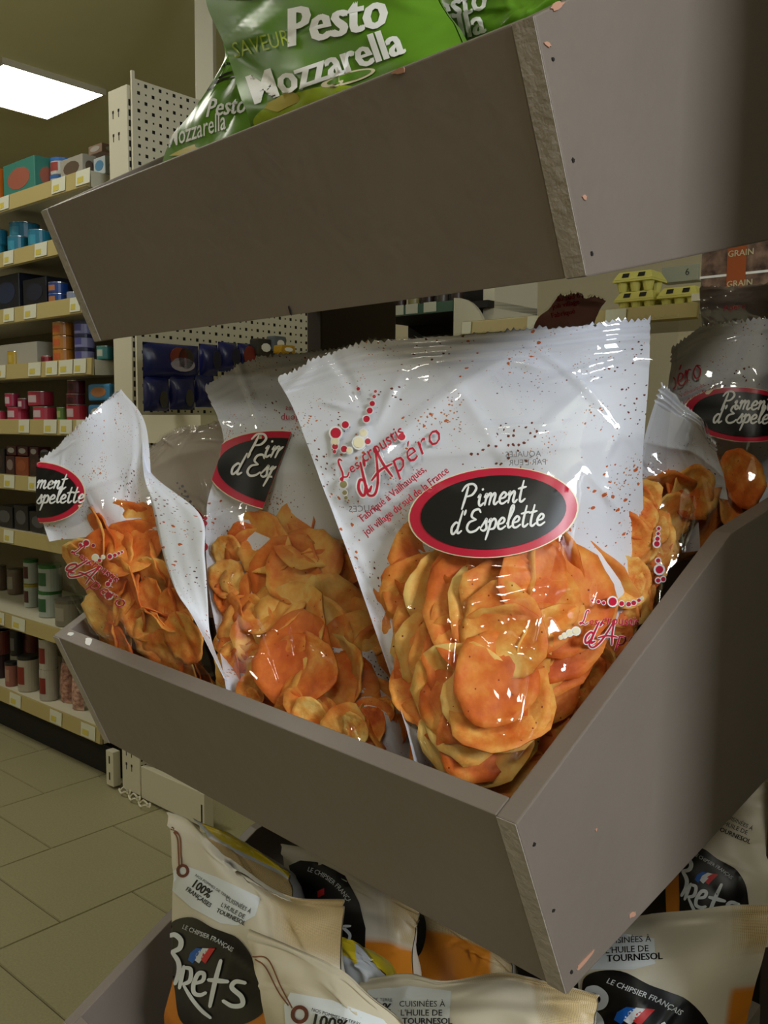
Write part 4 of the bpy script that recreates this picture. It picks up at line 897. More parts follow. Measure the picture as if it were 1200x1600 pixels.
# ------------------------------------------------------------------ store shelving (gondola) at the left
BF = 1.87; GA0, GA1 = -8.2, -3.12
gond = thing('shelving_unit', 'cream metal supermarket shelving run at the left, stocked with tins and jars', 'shelving', G(0, 0, 0), -AA)
LV = [2.352, 2.128, 1.893, 1.660, 1.428, 1.190, .950, .572, .222]
def tag_at(px, lvl): return float((on_b(px, 600, BF-.012))@A3)
TAGS = [[(-4, 12), (80, 101), (118, 140)], [(4, 19), (53, 72)], [(4, 20), (36, 55), (108, 124)], [(-8, 7), (43, 62), (70, 88), (91, 112), (114, 133)], [(28, 44), (67, 87), (92, 111), (118, 134)], [(5, 21), (43, 60)], [(5, 20)], [(-2, 6), (18, 38)], [(15, 32), (77, 95), (125, 147)]]
for k, z in enumerate(LV):
    sh = MB().box(GA0, GA1, BF, BF+.46, z-.03, z-.002).build('shelf_board', m_cream, gond)
    MB().prism([(BF-.002, z+.004), (BF-.012, z+.004), (BF-.016, z-.058), (BF-.004, z-.062)], 0, GA0, GA1).build('price_rail', m_rail, sh)
    MB().prism([(BF, z-.002), (BF+.46, z-.002), (BF+.46, z-.03), (BF+.03, z-.06), (BF, z-.06)], 0, GA1+.0005, GA1+.003).build('shelf_end', m_cream, sh)
    zz_ = 656+FPX*(1.42-z)/3.7
    for x0, x1 in TAGS[k]:
        a0 = float(on_b(x0, zz_, BF-.02)@A3); a1 = float(on_b(x1, zz_, BF-.02)@A3)
        MB().prism([(BF-.0145, z+.002), (BF-.0165, z+.002), (BF-.0195, z-.052), (BF-.0175, z-.052)], 0, a0, a1).build('price_tag', m_tag, sh)
        am = a0+(a1-a0)*.35
        MB().prism([(BF-.0175, z-.022), (BF-.0185, z-.022), (BF-.0200, z-.044), (BF-.0190, z-.044)], 0, a0+(a1-a0)*.12, am+(a1-a0)*.2).build('price_print', m_yellow, sh)
MB().box(GA0, -3.0, BF+.47, BF+.49, .1, 2.6).build('back_panel', mat('olive_back_panel', srgb(120, 112, 86), .7), gond)
MB().box(GA0, GA1, BF+.06, BF+.46, .0, .12).build('kick_plate', m_dark, gond)
# upright with slots
UA0, UA1 = -2.99, -2.872
MB().box(UA0, UA1, BF, BF+.035, .02, 2.6).build('upright', m_cream, gond, bevel=.002)
MB().box(UA0+.02, UA1, BF+.035, BF+.07, .02, 2.58).build('upright', m_cream, gond)
sl = MB(); z = .08
while z < 2.56:
    sl.box(UA1, UA1+.0006, BF+.006, BF+.014, z, z+.022); sl.box(UA1, UA1+.0006, BF+.022, BF+.030, z, z+.022); z += .035
o = sl.build('slots', m_dark, gond); o['kind'] = 'stuff'
kh = MB()
for z in (2.42, 2.50, .10, .155):
    for a in (UA0+.03, UA0+.065): kh.lathe([(.004, 0), (.004, .0006)], n=8); kh.box(a-.002, a+.002, BF-.0007, BF, z, z+.026); kh.box(a-.005, a+.005, BF-.0007, BF, z+.018, z+.028)
kh.v = [q for q in kh.v]; o = kh.build('keyholes', m_dark, gond); o['kind'] = 'stuff'
# foot along the end cap
MB().box(-2.87, -2.50, BF+.004, BF+.03, .012, .135).build('foot', m_cream, gond, bevel=.002)
MB().box(-3.085, -3.035, BF-.012, BF+.02, .012, .15).build('foot', m_cream, gond, bevel=.002)
MB().box(-2.50, -2.472, BF-.006, BF+.034, .0, .14).build('foot', m_cream, gond, bevel=.002)
o = MB().box(-2.49, -2.482, BF-.0067, BF-.006, .035, .10).box(-3.065, -3.057, BF-.0127, BF-.012, .035, .065).box(-3.065, -3.057, BF-.0127, BF-.012, .1, .13).build('slots', m_dark, gond); o['kind'] = 'stuff'
wires = MB()
for k in range(3): wires.tube([(-2.96+.08*k+.03*math.cos(t_), BF-.01-.01*k+.03*math.sin(t_)*.5, .012+.012*math.sin(t_*2)**2) for t_ in np.linspace(0, 6, 16)], .004)
tag(wires.build('cable', m_cream), 'tangle of pale cable on the floor at the foot of the shelving', 'cable').matrix_world = Matrix.Rotation(-AA, 4, 'Z')
# perforated end panel
def perforated(a, b0, b1, z0, z1, step=.03, r=.006):
    mb = MB(); nb = int((b1-b0)/step); nz = int((z1-z0)/step)
    for i in range(nb):
        for j in range(nz):
            x = b0+i*step; y = z0+j*step; cx, cy = x+step/2, y+step/2; rr = r if (i+j) % 2 == 0 else r*.55
            V = [(a, x, y), (a, x+step, y), (a, x+step, y+step), (a, x, y+step), (a, cx-rr, cy-rr), (a, cx+rr, cy-rr), (a, cx+rr, cy+rr), (a, cx-rr, cy+rr)]
            mb.add(V, [(0, 1, 5, 4), (1, 2, 6, 5), (2, 3, 7, 6), (3, 0, 4, 7)])
    return mb
o = perforated(UA1+.02, BF+.02, BF+1.4, .16, 2.645).build('perforated_panel', m_cream, gond)
MB().box(UA1, UA1+.012, BF+.04, BF+1.4, .16, 2.62).build('panel_backing', m_dark, gond)
MB().box(UA1+.012, UA1+.021, BF+.008, BF+.02, .16, 2.645).build('panel_edge', m_cream, gond)
ES = float(on_a(290, 648, -2.55)[2])
MB().box(-2.85, -2.50, BF+.02, BF+1.3, ES-.10, ES-.0).build('end_shelf', m_cream, gond)

# --- goods on the shelves
def cyl_mats(c): return mat('print_%d_%d_%d' % c, tuple(x*.62 for x in srgb(*c)), .4)
m_lidblack = mat('black_lid', srgb(26, 26, 26), .3); m_glass = mat('jar_glass', srgb(150, 140, 120), .08, spec=.8)
def tin(label, x0, x1, y0, y1, lvl, col, patchcol=None, group=None, level=0, lid=None, back=.0, name='tin', cat='tin', text=None, tcol=None):
    z0 = LV[lvl]; dist = (on_b((x0+x1)/2, (y0+y1)/2, BF+.06+back)-EYE)@FWD
    r = (x1-x0)/2*dist/FPX*.98; h = (y1-y0)*dist/FPX*.93
    P = on_b((x0+x1)/2, (y0+y1)/2, BF+.015+r+back); a, b = float(P@A3), float(P@B3)
    z = z0+level*(h+.001)
    t = thing(name, label, cat, G(a, b, z), -AA, group)
    rr = r*.97
    MB().lathe([(rr*.96, 0), (rr, .003), (rr, h-.004), (rr*.97, h-.002)], n=24).build('body', cyl_mats(col), t, smooth=False)
    MB().lathe([(rr*.98, h-.0035), (rr*1.015, h-.0025), (rr*1.015, h-.0005), (rr*.96, h-.0005), (rr*.95, h-.002)] if lid is None else [(rr*1.01, h-.014), (rr*1.02, h-.012), (rr*1.02, h), (rr*.9, h+.001)], n=24).build('lid', m_metal if lid is None else lid, t)
    if patchcol:
        mb = MB(); R = rr*1.01; n = 8; V = []
        for k in range(n+1):
            an = -math.pi/2+(-.55+1.0*k/n) + .25; V += [(R*math.cos(an), R*math.sin(an), h*.22), (R*math.cos(an), R*math.sin(an), h*.72)]
        mb.add(V, [(2*k, 2*k+2, 2*k+3, 2*k+1) for k in range(n)]); mb.build('label_print', cyl_mats(patchcol), t)
    return t
def carton(label, x0, x1, y0, y1, lvl, col, patchcol=None, group=None, depth=.09, z=None, back=.0, name='box', cat='box', side=.75, tilt=0, round_=.003):
    z0 = LV[lvl] if z is None else z; Pm0 = on_b(x0, (y0+y1)/2, BF+.03+back); Pm1 = on_b(x0+(x1-x0)*side, (y0+y1)/2, BF+.03+back)
    dist = (Pm0-EYE)@FWD; h = (y1-y0)*dist/FPX*.95; a0, a1 = float(Pm0@A3), float(Pm1@A3); wd = a1-a0
    t = thing(name, label, cat, G((a0+a1)/2, BF+.03+back+depth/2, z0+.001), -AA+tilt, group)
    MB().box(-wd/2, wd/2, -depth/2, depth/2, 0, h).build('carton', cyl_mats(col), t, bevel=min(round_, h/4, wd/4))
    MB().box(-wd/2+.004, wd/2-.004, -depth/2+.01, depth/2-.01, h+.0004, h+.0012).build('flap', cyl_mats(col), t)
    if patchcol:
        pts = [(wd*.36*math.cos(k*math.pi/6), h*.52+h*.3*math.sin(k*math.pi/6)) for k in range(12)]
        MB().prism(pts, 1, -depth/2-.001, -depth/2-.0002).build('picture', cyl_mats(patchcol), t)
        pts = [(depth*.3*math.cos(k*math.pi/6), h*.5+h*.26*math.sin(k*math.pi/6)) for k in range(12)]
        MB().prism(pts, 0, wd/2+.0002, wd/2+.001).build('picture', cyl_mats(patchcol), t)
    return t
# top shelf
carton('orange box cut off by the left edge on the top shelf', -22, 5, 246, 302, 0, (222, 120, 30))
carton('teal box with pink picture on the top shelf', 5, 84, 243, 300, 0, (70, 150, 135), (190, 110, 90), depth=.11, side=.62)
tin('white jar with blue lid, lower one of the stack on the top shelf', 78, 112, 240, 268, 0, (205, 208, 205), (40, 90, 170), level=0, back=.06, name='jar', cat='jar', lid=cyl_mats((40, 110, 190)))
tin('white jar with blue lid, upper one of the stack on the top shelf', 78, 114, 212, 240, 0, (215, 215, 210), (170, 60, 50), level=1, back=.06, name='jar', cat='jar', lid=cyl_mats((40, 120, 205)))
carton('grey and white box with meat picture at the front of the top shelf', 94, 140, 232, 268, 0, (190, 184, 170), (110, 90, 75), depth=.06)
for k in range(2): carton('white tub stacked at the shelf end, %s one' % ('lower', 'upper')[k], 118, 150, 240, 262, 0, (226, 224, 212), (150, 120, 100), z=LV[0]+k*.06+.001, back=.14, depth=.1, name='tub', cat='tub', group='white tubs at the shelf end')
carton('small brownish carton lying on top of the white tubs', 138, 166, 228, 242, 0, (170, 140, 120), (205, 200, 190), z=LV[0]+.13, back=.12, depth=.08)
carton('pale blue and white pack at the end of the top shelf', 146, 170, 236, 264, 0, (205, 214, 216), (90, 150, 190), back=.03, depth=.08, name='pack', cat='pack')
# turquoise tins
for i, (x0, x1, y0, y1, lv, bk) in enumerate(((-22, 11, 362, 392, 0, 0), (-22, 11, 337, 362, 1, 0), (12, 46, 360, 390, 0, 0), (14, 62, 330, 358, 1, .03), (44, 80, 352, 384, 0, 0), (28, 48, 372, 390, 0, .12))):
    tin(('turquoise tin cut off by the left edge, lower row', 'turquoise tin cut off by the left edge, upper row', 'turquoise tin at the front of the second shelf, below the large one', 'large turquoise tin stacked on the others', 'turquoise tin at the right of the second shelf', 'turquoise tin at the back between the others')[i], x0, x1, y0, y1, 1, (28, 128, 160), (60, 160, 190), group='turquoise tins', level=lv, back=bk)
# navy boxes and blue tins
carton('dark navy box at the left of the third shelf', -10, 34, 430, 488, 2, (20, 24, 40), (36, 50, 84), depth=.14, side=.9); carton('dark navy box beside the blue tins on the third shelf', 36, 76, 434, 480, 2, (16, 20, 34), (30, 36, 60), depth=.14, side=.9)
for k in range(2): tin('blue tin with orange picture, %s of two stacked' % ('lower', 'upper')[k], 76, 107, 452, 470, 2, (24, 74, 160), (196, 130, 80), level=k, group='blue stacked tins')
tin('pale tin edge right of the blue tins', 104, 124, 448, 466, 2, (150, 160, 190), None, back=.02)
# fourth shelf
t = carton('open white display tray with yellow pots on the fourth shelf', -6, 82, 535, 570, 3, (196, 192, 178), None, depth=.14, side=.72, name='display_tray', cat='tray')
tin('yellow pot at the front of the white display tray', 12, 32, 538, 562, 3, (206, 170, 40), (220, 190, 90), back=-.01, name='pot', cat='pot')
tin('small red tin between the tray and the orange tins', 64, 82, 550, 563, 3, (170, 40, 60), (110, 20, 40))
for k in range(3): tin('orange tin with white lid line, %s of the stack of three' % ('bottom', 'middle', 'top')[k], 83, 116, 540, 562, 3, (214, 140, 50), (222, 110, 60), level=k, group='stack of three orange tins')
for k in range(3): tin('lavender tin with dark scalloped rim, %s of its stack' % ('bottom', 'middle', 'top')[k], 117, 148, 537, 559, 3, (150, 150, 200), (90, 90, 160), level=k, group='stack of three lavender tins', lid=cyl_mats((40, 40, 80)), back=.01)
t = tin('small teal crab tin at the end of the fourth shelf', 151, 177, 536, 558, 3, (70, 150, 150), (210, 215, 200))
# fifth shelf: pink multipacks
pk = (198, 52, 82)
for i, (x0, x1, y0, y1, lv, c) in enumerate(((-12, 10, 640, 656, 0, pk), (12, 46, 634, 656, 0, pk), (52, 88, 633, 656, 0, (206, 60, 84)), (104, 136, 629, 656, 0, (206, 50, 66)), (8, 30, 614, 636, 1, (200, 44, 90)), (44, 84, 609, 633, 1, (196, 54, 76)), (28, 46, 616, 634, 1, (150, 40, 70)))):
    tin(('pink tin cut off by the left edge, fifth shelf', 'pink tin with white label, second in the lower row', 'pink ring-pull tin, third in the lower row', 'red ring-pull tin beside the green one', 'pink tin stacked at the left of the upper row', 'large pink ring-pull tin on the upper row', 'dark pink tin between the upper ones')[i], x0, x1, y0, y1, 4, c, (226, 200, 205), level=lv, group='pink and red tins')
tin('green tin between the pink and the red tins', 89, 105, 634, 656, 4, (100, 140, 60), (180, 190, 120))
tin('tall dark red tin, lower of two behind the red tin', 104, 133, 612, 634, 4, (110, 24, 40), (60, 14, 22), level=1, group='dark red tins'); tin('tall dark red tin, upper of two', 105, 133, 590, 612, 4, (96, 20, 32), (60, 14, 22), level=2, group='dark red tins')
carton('blue pack with a round picture, upper of two at the end of the fifth shelf', 137, 177, 602, 629, 4, (70, 150, 200), (210, 140, 90), z=LV[4]+.075, name='pack', cat='pack', side=.85, round_=.01); carton('blue pack, lower of two at the end of the fifth shelf', 137, 177, 630, 655, 4, (60, 130, 180), (200, 190, 170), name='pack', cat='pack', side=.85, round_=.01)
# sixth shelf
for i, (x0, x1, y0, y1, c, p_) in enumerate(((-8, 8, 700, 740, (34, 26, 26), (60, 40, 36)), (9, 24, 712, 742, (70, 26, 28), (150, 130, 120)), (24, 46, 712, 742, (150, 70, 34), (170, 90, 50)), (46, 62, 706, 741, (50, 24, 22), (80, 40, 34)), (62, 92, 700, 740, (32, 28, 28), (110, 100, 96)), (92, 116, 690, 738, (28, 24, 24), (60, 56, 54)))):
    carton(('black carton cut off at the left on the sixth shelf', 'dark red carton with pale panel on the sixth shelf', 'orange brown carton on the sixth shelf', 'brown carton right of the orange one', 'black carton with grey label behind the left bag', 'black carton at the right end of the sixth shelf')[i], x0, x1, y0, y1, 5, c, p_, depth=.07, side=.9)
for i, (x0, x1) in enumerate(((10, 26), (27, 44), (46, 60))): carton('small dark red and white box laid on the row, %s' % ('left one', 'middle one', 'right one')[i], x0, x1, 696, 711, 5, (80, 24, 30), (190, 186, 180), z=LV[5]+.085, depth=.06, side=.9, group='small boxes on the sixth shelf')
# seventh shelf
for i, (x0, x1, y0, y1) in enumerate(((-6, 22, 790, 824), (22, 46, 786, 826), (46, 76, 796, 830))): carton('black flat tray pack on the seventh shelf, %s' % ('left one', 'middle one', 'right one')[i], x0, x1, y0, y1, 6, (26, 26, 28), (90, 90, 92), depth=.12, side=.9, group='black packs on the seventh shelf', name='pack', cat='pack')
# eighth shelf: jars and green-white cans
for i, (x0, x1, y0, y1, lv, bk) in enumerate(((38, 60, 919, 958, 0, .1), (60, 97, 922, 966, 0, .04), (37, 60, 878, 918, 1, .1), (60, 97, 878, 922, 1, .04), (98, 130, 925, 962, 0, .08))):
    tin(('white can with yellow corner, lower one', 'green topped white can, lower one at the front', 'white can with yellow corner, upper one', 'green topped white can, upper one at the front', 'green topped white can half hidden by the glass jar')[i], x0, x1, y0, y1, 7, (196, 204, 196), (90, 40, 40) if i in (0, 2) else (60, 110, 70), level=lv, back=bk, group='green and white vegetable cans', lid=cyl_mats((50, 120, 50)) if i != 0 else cyl_mats((190, 170, 60)))
for i, (x0, x1, y0, y1, bk) in enumerate(((-12, 10, 880, 920, .2), (12, 36, 878, 920, .2), (86, 128, 938, 982, .0))):
    tin(('glass jar cut off by the left edge, eighth shelf', 'glass jar with dark contents left of the cans', 'clear glass jar at the front corner of the eighth shelf')[i], x0, x1, y0, y1, 7, (128, 108, 90) if i < 2 else (150, 144, 124), (176, 170, 150), level=0, back=bk, name='jar', cat='jar', lid=mat('grey_lid', srgb(110, 104, 92), .3, metal=.5))
# bottom shelf
for i, (x0, x1, y0, y1, lv, c, p_, ld, bk) in enumerate(((-14, 16, 1020, 1062, 0, (60, 34, 40), (90, 60, 60), m_lidblack, .02), (-14, 16, 980, 1020, 1, (130, 60, 50), (160, 90, 80), None, .02), (16, 36, 985, 1027, 1, (40, 36, 34), (120, 116, 110), m_lidblack, .06), (8, 28, 1028, 1068, 0, (176, 110, 96), (200, 150, 130), m_lidblack, .0), (36, 60, 992, 1030, 1, (120, 60, 50), (150, 90, 80), None, .12), (28, 62, 1035, 1094, 0, (206, 196, 176), (150, 50, 40), m_lidblack, .0), (62, 92, 1050, 1104, 0, (210, 202, 188), (150, 44, 38), None, .0), (61, 90, 998, 1050, 1, (210, 202, 188), (150, 44, 38), None, .0))):
    tin(('dark jar cut off by the left edge on the bottom shelf', 'reddish jar stacked at the left edge', 'black tin stacked behind the pink jar', 'pink sausage jar with black lid at the front', 'brown red jar in the back row of the bottom shelf', 'white and red tin with black lid', 'white and red tin, lower of two stacked', 'white and red tin, upper of two stacked')[i], x0, x1, y0, y1, 8, c, p_, level=lv, lid=ld, back=bk, name='jar' if i in (0, 1, 3, 4) else 'tin', cat='jar' if i in (0, 1, 3, 4) else 'tin')
def pouch(label, x0, x1, y0, y1, lvl, col, p_, back, z=None):
    P = on_b((x0+x1)/2, (y0+y1)/2, BF+.06+back); dist = (P-EYE)@FWD; wd = (x1-x0)*dist/FPX; h = (y1-y0)*dist/FPX; z0 = LV[lvl] if z is None else z
    t = thing('pouch', label, 'pouch', G(float(P@A3), float(P@B3), z0), -AA+.3, 'pink food pouches on the bottom shelf'); V = []; n = 9
    for s_ in (1, -1):
        for j in range(n):
            for i in range(n):
                x, y = i/(n-1), j/(n-1); b_ = .022*(math.sin(x*math.pi)*math.sin(min(1, y*1.1)*math.pi*.9+.15))**.6 if 0 < i < n-1 and j < n-1 else 0
                V.append(((x-.5)*wd*(1-.12*y), -s_*max(b_, 0)*1.0, y*h+.002*math.sin(i*2.1)))
    F = [(k*n*n+j*n+i, k*n*n+j*n+i+1, k*n*n+(j+1)*n+i+1, k*n*n+(j+1)*n+i) for k in (0, 1) for j in range(n-1) for i in range(n-1)]
    MB().add(V, F).build('pouch_body', mat('pouch_%d' % col[0], srgb(*col), .4, noise=.5, nscale=60, dark=srgb(*p_)), t, smooth=True)
pouch('pink food pouch leaning at the left of the bottom shelf corner', 92, 116, 1050, 1112, 8, (206, 160, 140), (130, 80, 70), .02)
pouch('pink food pouch at the bottom shelf corner, rightmost', 110, 134, 1062, 1122, 8, (214, 176, 156), (140, 90, 80), .0)
pouch('pink food pouch behind, partly hidden by the taupe tray', 94, 118, 1010, 1055, 8, (200, 180, 165), (130, 90, 84), .2, z=LV[8]+.001)
# --- end cap packs
m_navyfoil = mat('navy_foil', srgb(24, 30, 88), .25, bump=.6, bscale=30)
def pack(label, x0, x1, y0, y1, a, patch_, group, z0=None):
    P0, P1_ = on_a(x0, (y0+y1)/2, a), on_a(x1, (y0+y1)/2, a); b0, b1 = float(P0@B3), float(P1_@B3); zt_, zb_ = float(on_a(x0, y0, a)[2]), float(on_a(x0, y1, a)[2])
    t = thing('snack_pack', label, 'snack pack', G(a-.03, (b0+b1)/2, zb_), -AA, group); wd = b1-b0; h = zt_-zb_; n = 11; V = []
    for s_ in (1, -1):
        for j in range(n):
            for i in range(n):
                x, y = i/(n-1), j/(n-1); bb = .03*(max(0, math.sin(x*math.pi))**.4)*(max(0, math.sin(y*math.pi))**.5)
                V.append((s_*bb, (x-.5)*wd, y*h))
    F = [(k*n*n+j*n+i, k*n*n+j*n+i+1, k*n*n+(j+1)*n+i+1, k*n*n+(j+1)*n+i) for k in (0, 1) for j in range(n-1) for i in range(n-1)]
    MB().add(V, F).build('pack_body', m_navyfoil, t, smooth=True)
    for (cx, cy, rx, ry, c) in patch_:
        p3 = [(wd*(cx-.5+rx*math.cos(k*math.pi/7)), h*(cy+ry*math.sin(k*math.pi/7))) for k in range(14)]
        MB().prism(p3, 0, .0285, .0305).build('picture', cyl_mats(c), t)
    return t
for i, (x0, x1, y0, y1) in enumerate(((232, 272, 588, 642), (273, 312, 586, 640), (313, 342, 585, 636))): pack('navy snack pack in the lower row of the end shelf, %s' % ('left one', 'middle one', 'right one')[i], x0, x1, y0, y1, -2.62, [(.6, .35, .16, .25, (70, 66, 60))], 'navy packs on the end shelf')
for i, (x0, x1, y0, y1) in enumerate(((231, 318, 533, 590), (319, 348, 536, 586), (349, 378, 533, 580), (379, 402, 535, 575))): pack('navy snack pack, upper row of the end shelf, %s' % ('large one with red and pink picture', 'second', 'third', 'rightmost one with red end')[i], x0, x1, y0, y1, -2.63 if i == 0 else -2.66, ([(.55, .62, .16, .28, (150, 60, 40)), (.68, .6, .14, .3, (60, 52, 46)), (.62, .42, .22, .2, (200, 190, 215))] if i == 0 else [(.7, .5, .24, .3, (30, 26, 60))] if i < 3 else [(.5, .5, .4, .4, (150, 50, 40))]), 'navy packs on the end shelf')
def misc(label, x0, x1, y0, y1, a, c, name='packet'):
    P0, P1_ = on_a(x0, (y0+y1)/2, a), on_a(x1, (y0+y1)/2, a); b0, b1 = float(P0@B3), float(P1_@B3); zt_, zb_ = float(on_a(x0, y0, a)[2]), float(on_a(x0, y1, a)[2])
    t = thing(name, label, 'packet', G(a, (b0+b1)/2, zb_), -AA)
    MB().box(-.05, 0, -(b1-b0)/2, (b1-b0)/2, 0, zt_-zb_).build('packet_body', cyl_mats(c), t, bevel=.008); MB().prism([((b1-b0)*.3*math.cos(k), (zt_-zb_)*(.5+.25*math.sin(k))) for k in np.linspace(0, 5.6, 9)], 0, .0003, .0012).build('print', m_white, t)
misc('dark packet beyond the navy packs on the end shelf', 403, 428, 528, 556, -2.64, (60, 56, 50)); misc('grey packet beyond the navy packs', 429, 448, 524, 548, -2.62, (110, 120, 130)); misc('yellow packet just left of the dark upright', 440, 462, 538, 552, -2.58, (222, 170, 30))

# ------------------------------------------------------------------ far shelf with egg boxes (right) and chiller shelf (centre)
EB = 2.62
zr = float(on_b(1000, 482, EB)[2])
far = thing('shelving_unit', 'low wall shelf with wooden coloured rail carrying the yellow egg boxes', 'shelving', G(0, EB, 0), -AA)
a0, a1 = float(on_b(725, 505, EB)@A3), float(on_b(1093, 480, EB)@A3)
MB().box(a0, a1, .004, .45, zr-.03, zr).build('shelf_board', m_cream, far); MB().prism([(-.002, zr+.006), (-.014, zr+.002), (-.018, zr-.04), (-.004, zr-.046)], 0, a0, a1).build('price_rail', m_rail, far, bevel=.001)
for x0, x1 in ((722, 736), (824, 840), (946, 978)):
    p0, p1 = float(on_b(x0, 490, EB-.02)@A3), float(on_b(x1, 490, EB-.02)@A3); MB().prism([(-.0165, zr+.002), (-.0185, zr+.002), (-.0215, zr-.04), (-.0195, zr-.04)], 0, p0, p1).build('price_tag', m_tag, far)
for a in (a0+.02, a1-.03):
    MB().box(a, a+.03, .4, .45, 0, zr+.02 if a < a1-.1 else zr+.1).build('post', m_cream, far)
MB().box(a0, a1, .03, .45, .0, .9).build('base', m_dark, far)
m_egg = mat('yellow_egg_box', srgb(196, 188, 96), .7, bump=.2)
def egg_box(label, x0, x1, y0, y1, k, group, closed=True):
    P0, P1_ = on_b(x0, y1, EB+.03), on_b(x1, y1, EB+.03); A_, B_ = float(P0@A3), float(P1_@A3); wd = (B_-A_)*.86; h = .066
    t = thing('egg_box', label, 'egg box', G((A_+B_)/2, EB+.10, zr+.001+k*.062), -AA, group); hw = wd/2; mb = MB()
    for j in (-1, 0, 1):
        for s_ in (-.028, .028): mb.lathe([(wd*.09, 0), (wd*.14, .028), (wd*.16, .034)], cx=j*wd*.32, cy=s_, n=12)
    mb.box(-hw, hw, -.052, .052, .030, .036); mb.build('tray', m_egg, t)
    o_ = MB(); q_ = [(-hw, -.052), (hw, -.052), (hw, .052), (-hw, .052)]; i_ = [(-hw+.014, -.036), (hw-.014, -.036), (hw-.014, .036), (-hw+.014, .036)]
    o_.add([(x, y, .0365) for x, y in q_]+[(x, y, .062) for x, y in i_], [(0, 1, 5, 4), (1, 2, 6, 5), (2, 3, 7, 6), (3, 0, 4, 7), (4, 5, 6, 7), (3, 2, 1, 0)]); o_.build('lid', m_egg, t)
    for j in (-.28, .12): MB().add([(j*wd, -.0495, .043), ((j+.17)*wd, -.0495, .043), ((j+.17)*wd, -.041, .057), (j*wd, -.041, .057)], [(0, 1, 2, 3)]).build('stamp', m_black, t)
    return t
egg_box('yellow egg box, upper of the left stack', 948, 1020, 420, 445, 1, 'yellow egg boxes'); egg_box('yellow egg box, lower of the left stack', 950, 1022, 445, 475, 0, 'yellow egg boxes'); egg_box('yellow egg box on its own at the right', 1017, 1090, 435, 470, 0, 'yellow egg boxes')
P0 = on_b(1062, 425, EB+.2); t = thing('card', 'small pale card marked 6 standing behind the right egg box', 'card', G(float(P0@A3), EB+.2, float(P0[2])-.03), -AA)
MB().box(-.06, .06, 0, .012, 0, .05).build('card_board', cyl_mats((170, 172, 150)), t, bevel=.002)
V, F = text_px('6', 0, 0, 1); MB().add([(x*.03+.018, -.001, -y*.03+.018) for x, y in V], F).build('lettering', m_black, t)
MB().box(-.06, .06, .012, .05, 0, .004).build('foot', cyl_mats((170, 172, 150)), t)
P0, P1_ = on_b(1094, 430, EB-.25), on_b(1230, 420, EB-.25)
t = thing('grain_packet', 'brown packet with orange band lettered GRAIN at the right edge', 'packet', G(float((P0+P1_)@A3)/2, EB-.25, float(P0[2])-.05), -AA); wd = float((P1_-P0)@A3); 
MB().box(-wd/2, wd/2, 0, .06, 0, .135).build('packet_body', mat('brown_packet', srgb(140, 112, 96), .4, noise=.6, nscale=30, dark=srgb(60, 40, 36)), t, bevel=.008)
MB().box(-wd*.18, wd*.04, -.0015, -.0002, .004, .131).build('band', cyl_mats((196, 96, 40)), t)
V, F = text_px('GRAIN', 0, 0, 1, bold=.02); 
for zz_ in (.088, .012): MB().add([(x*.022-wd*.175, -.0025, -y*.022+zz_) for x, y in V], F).build('lettering', m_beadcream, t)
MB().box(-wd/2, wd/2, -.0012, -.0002, .040, .046).build('seam', m_white, t)
side_shelf_z = float(P0[2])-.052
MB().box(float(P0@A3)-.0, float(P1_@A3)+.5, EB-.30-EB, EB-.05-EB, side_shelf_z-.02, side_shelf_z-.001).build('shelf_board', m_cream, far)
MB().box(float(P0@A3)+.35, float(P0@A3)+.40, -.2, -.1, 0, side_shelf_z-.02).build('post', m_cream, far)
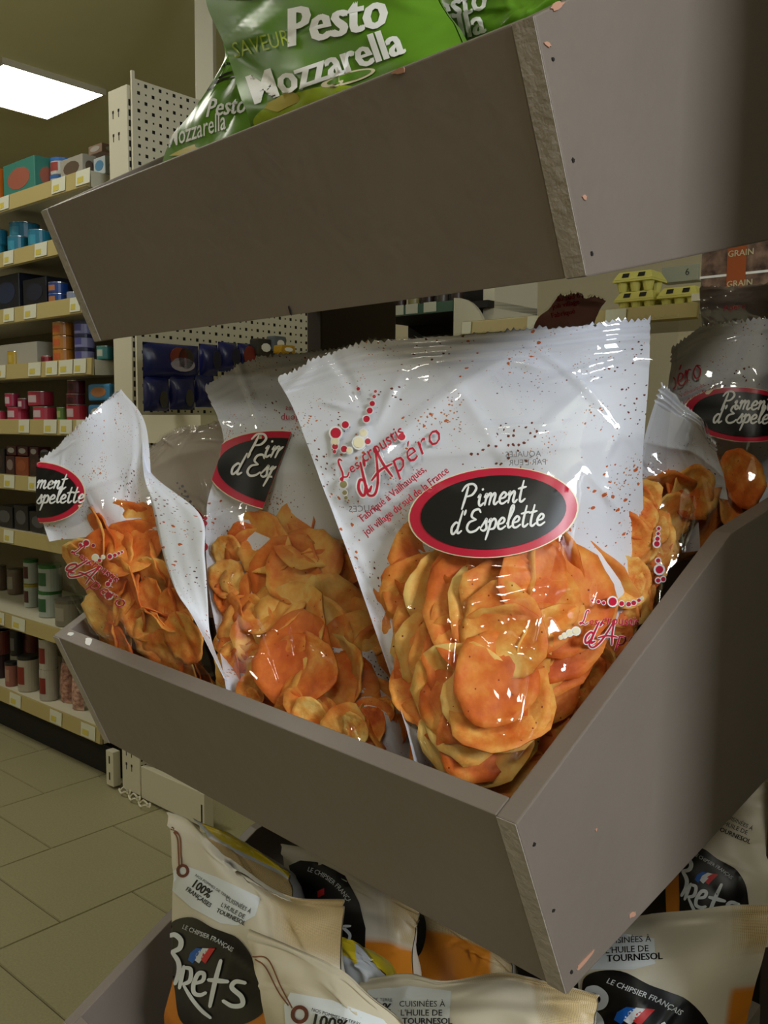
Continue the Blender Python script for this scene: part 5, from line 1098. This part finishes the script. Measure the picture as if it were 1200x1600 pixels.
# chiller shelf
CB = 3.3
ch = thing('shelving_unit', 'dark chiller shelf with price tags seen between the trays at the centre', 'shelving', G(0, CB, 0), -AA)
a0, a1 = float(on_b(560, 480, CB)@A3), float(on_b(762, 480, CB)@A3); zc = float(on_b(640, 481, CB)[2])
MB().box(a0, a1, 0, .4, zc-.03, zc).build('shelf_board', m_dark, ch); MB().box(a0, a1-.18, -.012, 0, zc-.035, zc+.012).build('price_rail', mat('teal_rail', srgb(70, 100, 84), .5), ch)
for x0, x1 in ((600, 613), (617, 631), (635, 653), (663, 682)):
    p0, p1 = float(on_b(x0, 490, CB-.01)@A3), float(on_b(x1, 490, CB-.01)@A3); MB().box(p0, p1, -.016, -.0125, zc-.03, zc+.014).build('price_tag', m_tag, ch)
MB().prism([(a1-.17+.17*(math.sin(k*math.pi/16)), zc+.02-.17*(1-math.cos(k*math.pi/16))) for k in range(9)]+[(a1-.17, zc-.15), (a1-.17, zc)], 1, -.02, .0).build('curved_end', m_cream, ch)
MB().box(a1-.06, a1, .05, .4, 0, zc+.12).build('end_panel', m_cream, ch); MB().box(a0, a1-.06, .38, .4, 0, zc+.2).build('back_panel', m_dark, ch)
for i, c in enumerate(((60, 36, 30), (90, 84, 70), (70, 44, 34), (180, 170, 110), (60, 36, 34), (100, 90, 80), (64, 40, 36))):
    a = a0+.05+i*.085
    t = thing('bottle', 'small dark bottle in the row on the chiller shelf', 'bottle', G(a, CB+.06, zc+.001), -AA, 'bottles on the chiller shelf')
    MB().lathe([(.028, 0), (.03, .01), (.03, .10), (.012, .13), (.012, .15)], n=14).build('bottle_body', cyl_mats(c), t, smooth=True); MB().lathe([(.014, .15), (.014, .165)], n=10).build('cap', m_lidblack, t)
# unseen blocker added at the right to shade the rear of the stand's side
u0 = STAND+C3*(W+.25)+D3*.165
t = thing('shade_blocker', 'tall dark cabinet added out of view to shade the stand', 'blocker', u0, -AS)
MB().box(0, .5, 0, .8, .06, 2.3).build('body', paint_dark, t, bevel=.003); MB().box(.01, .24, -.018, -.001, .1, 2.28).build('blocker_panel', paint, t); MB().box(.25, .49, -.018, -.001, .1, 2.28).build('blocker_panel', paint, t); MB().box(.02, .48, .02, .78, 0, .06).build('plinth', m_dark, t)
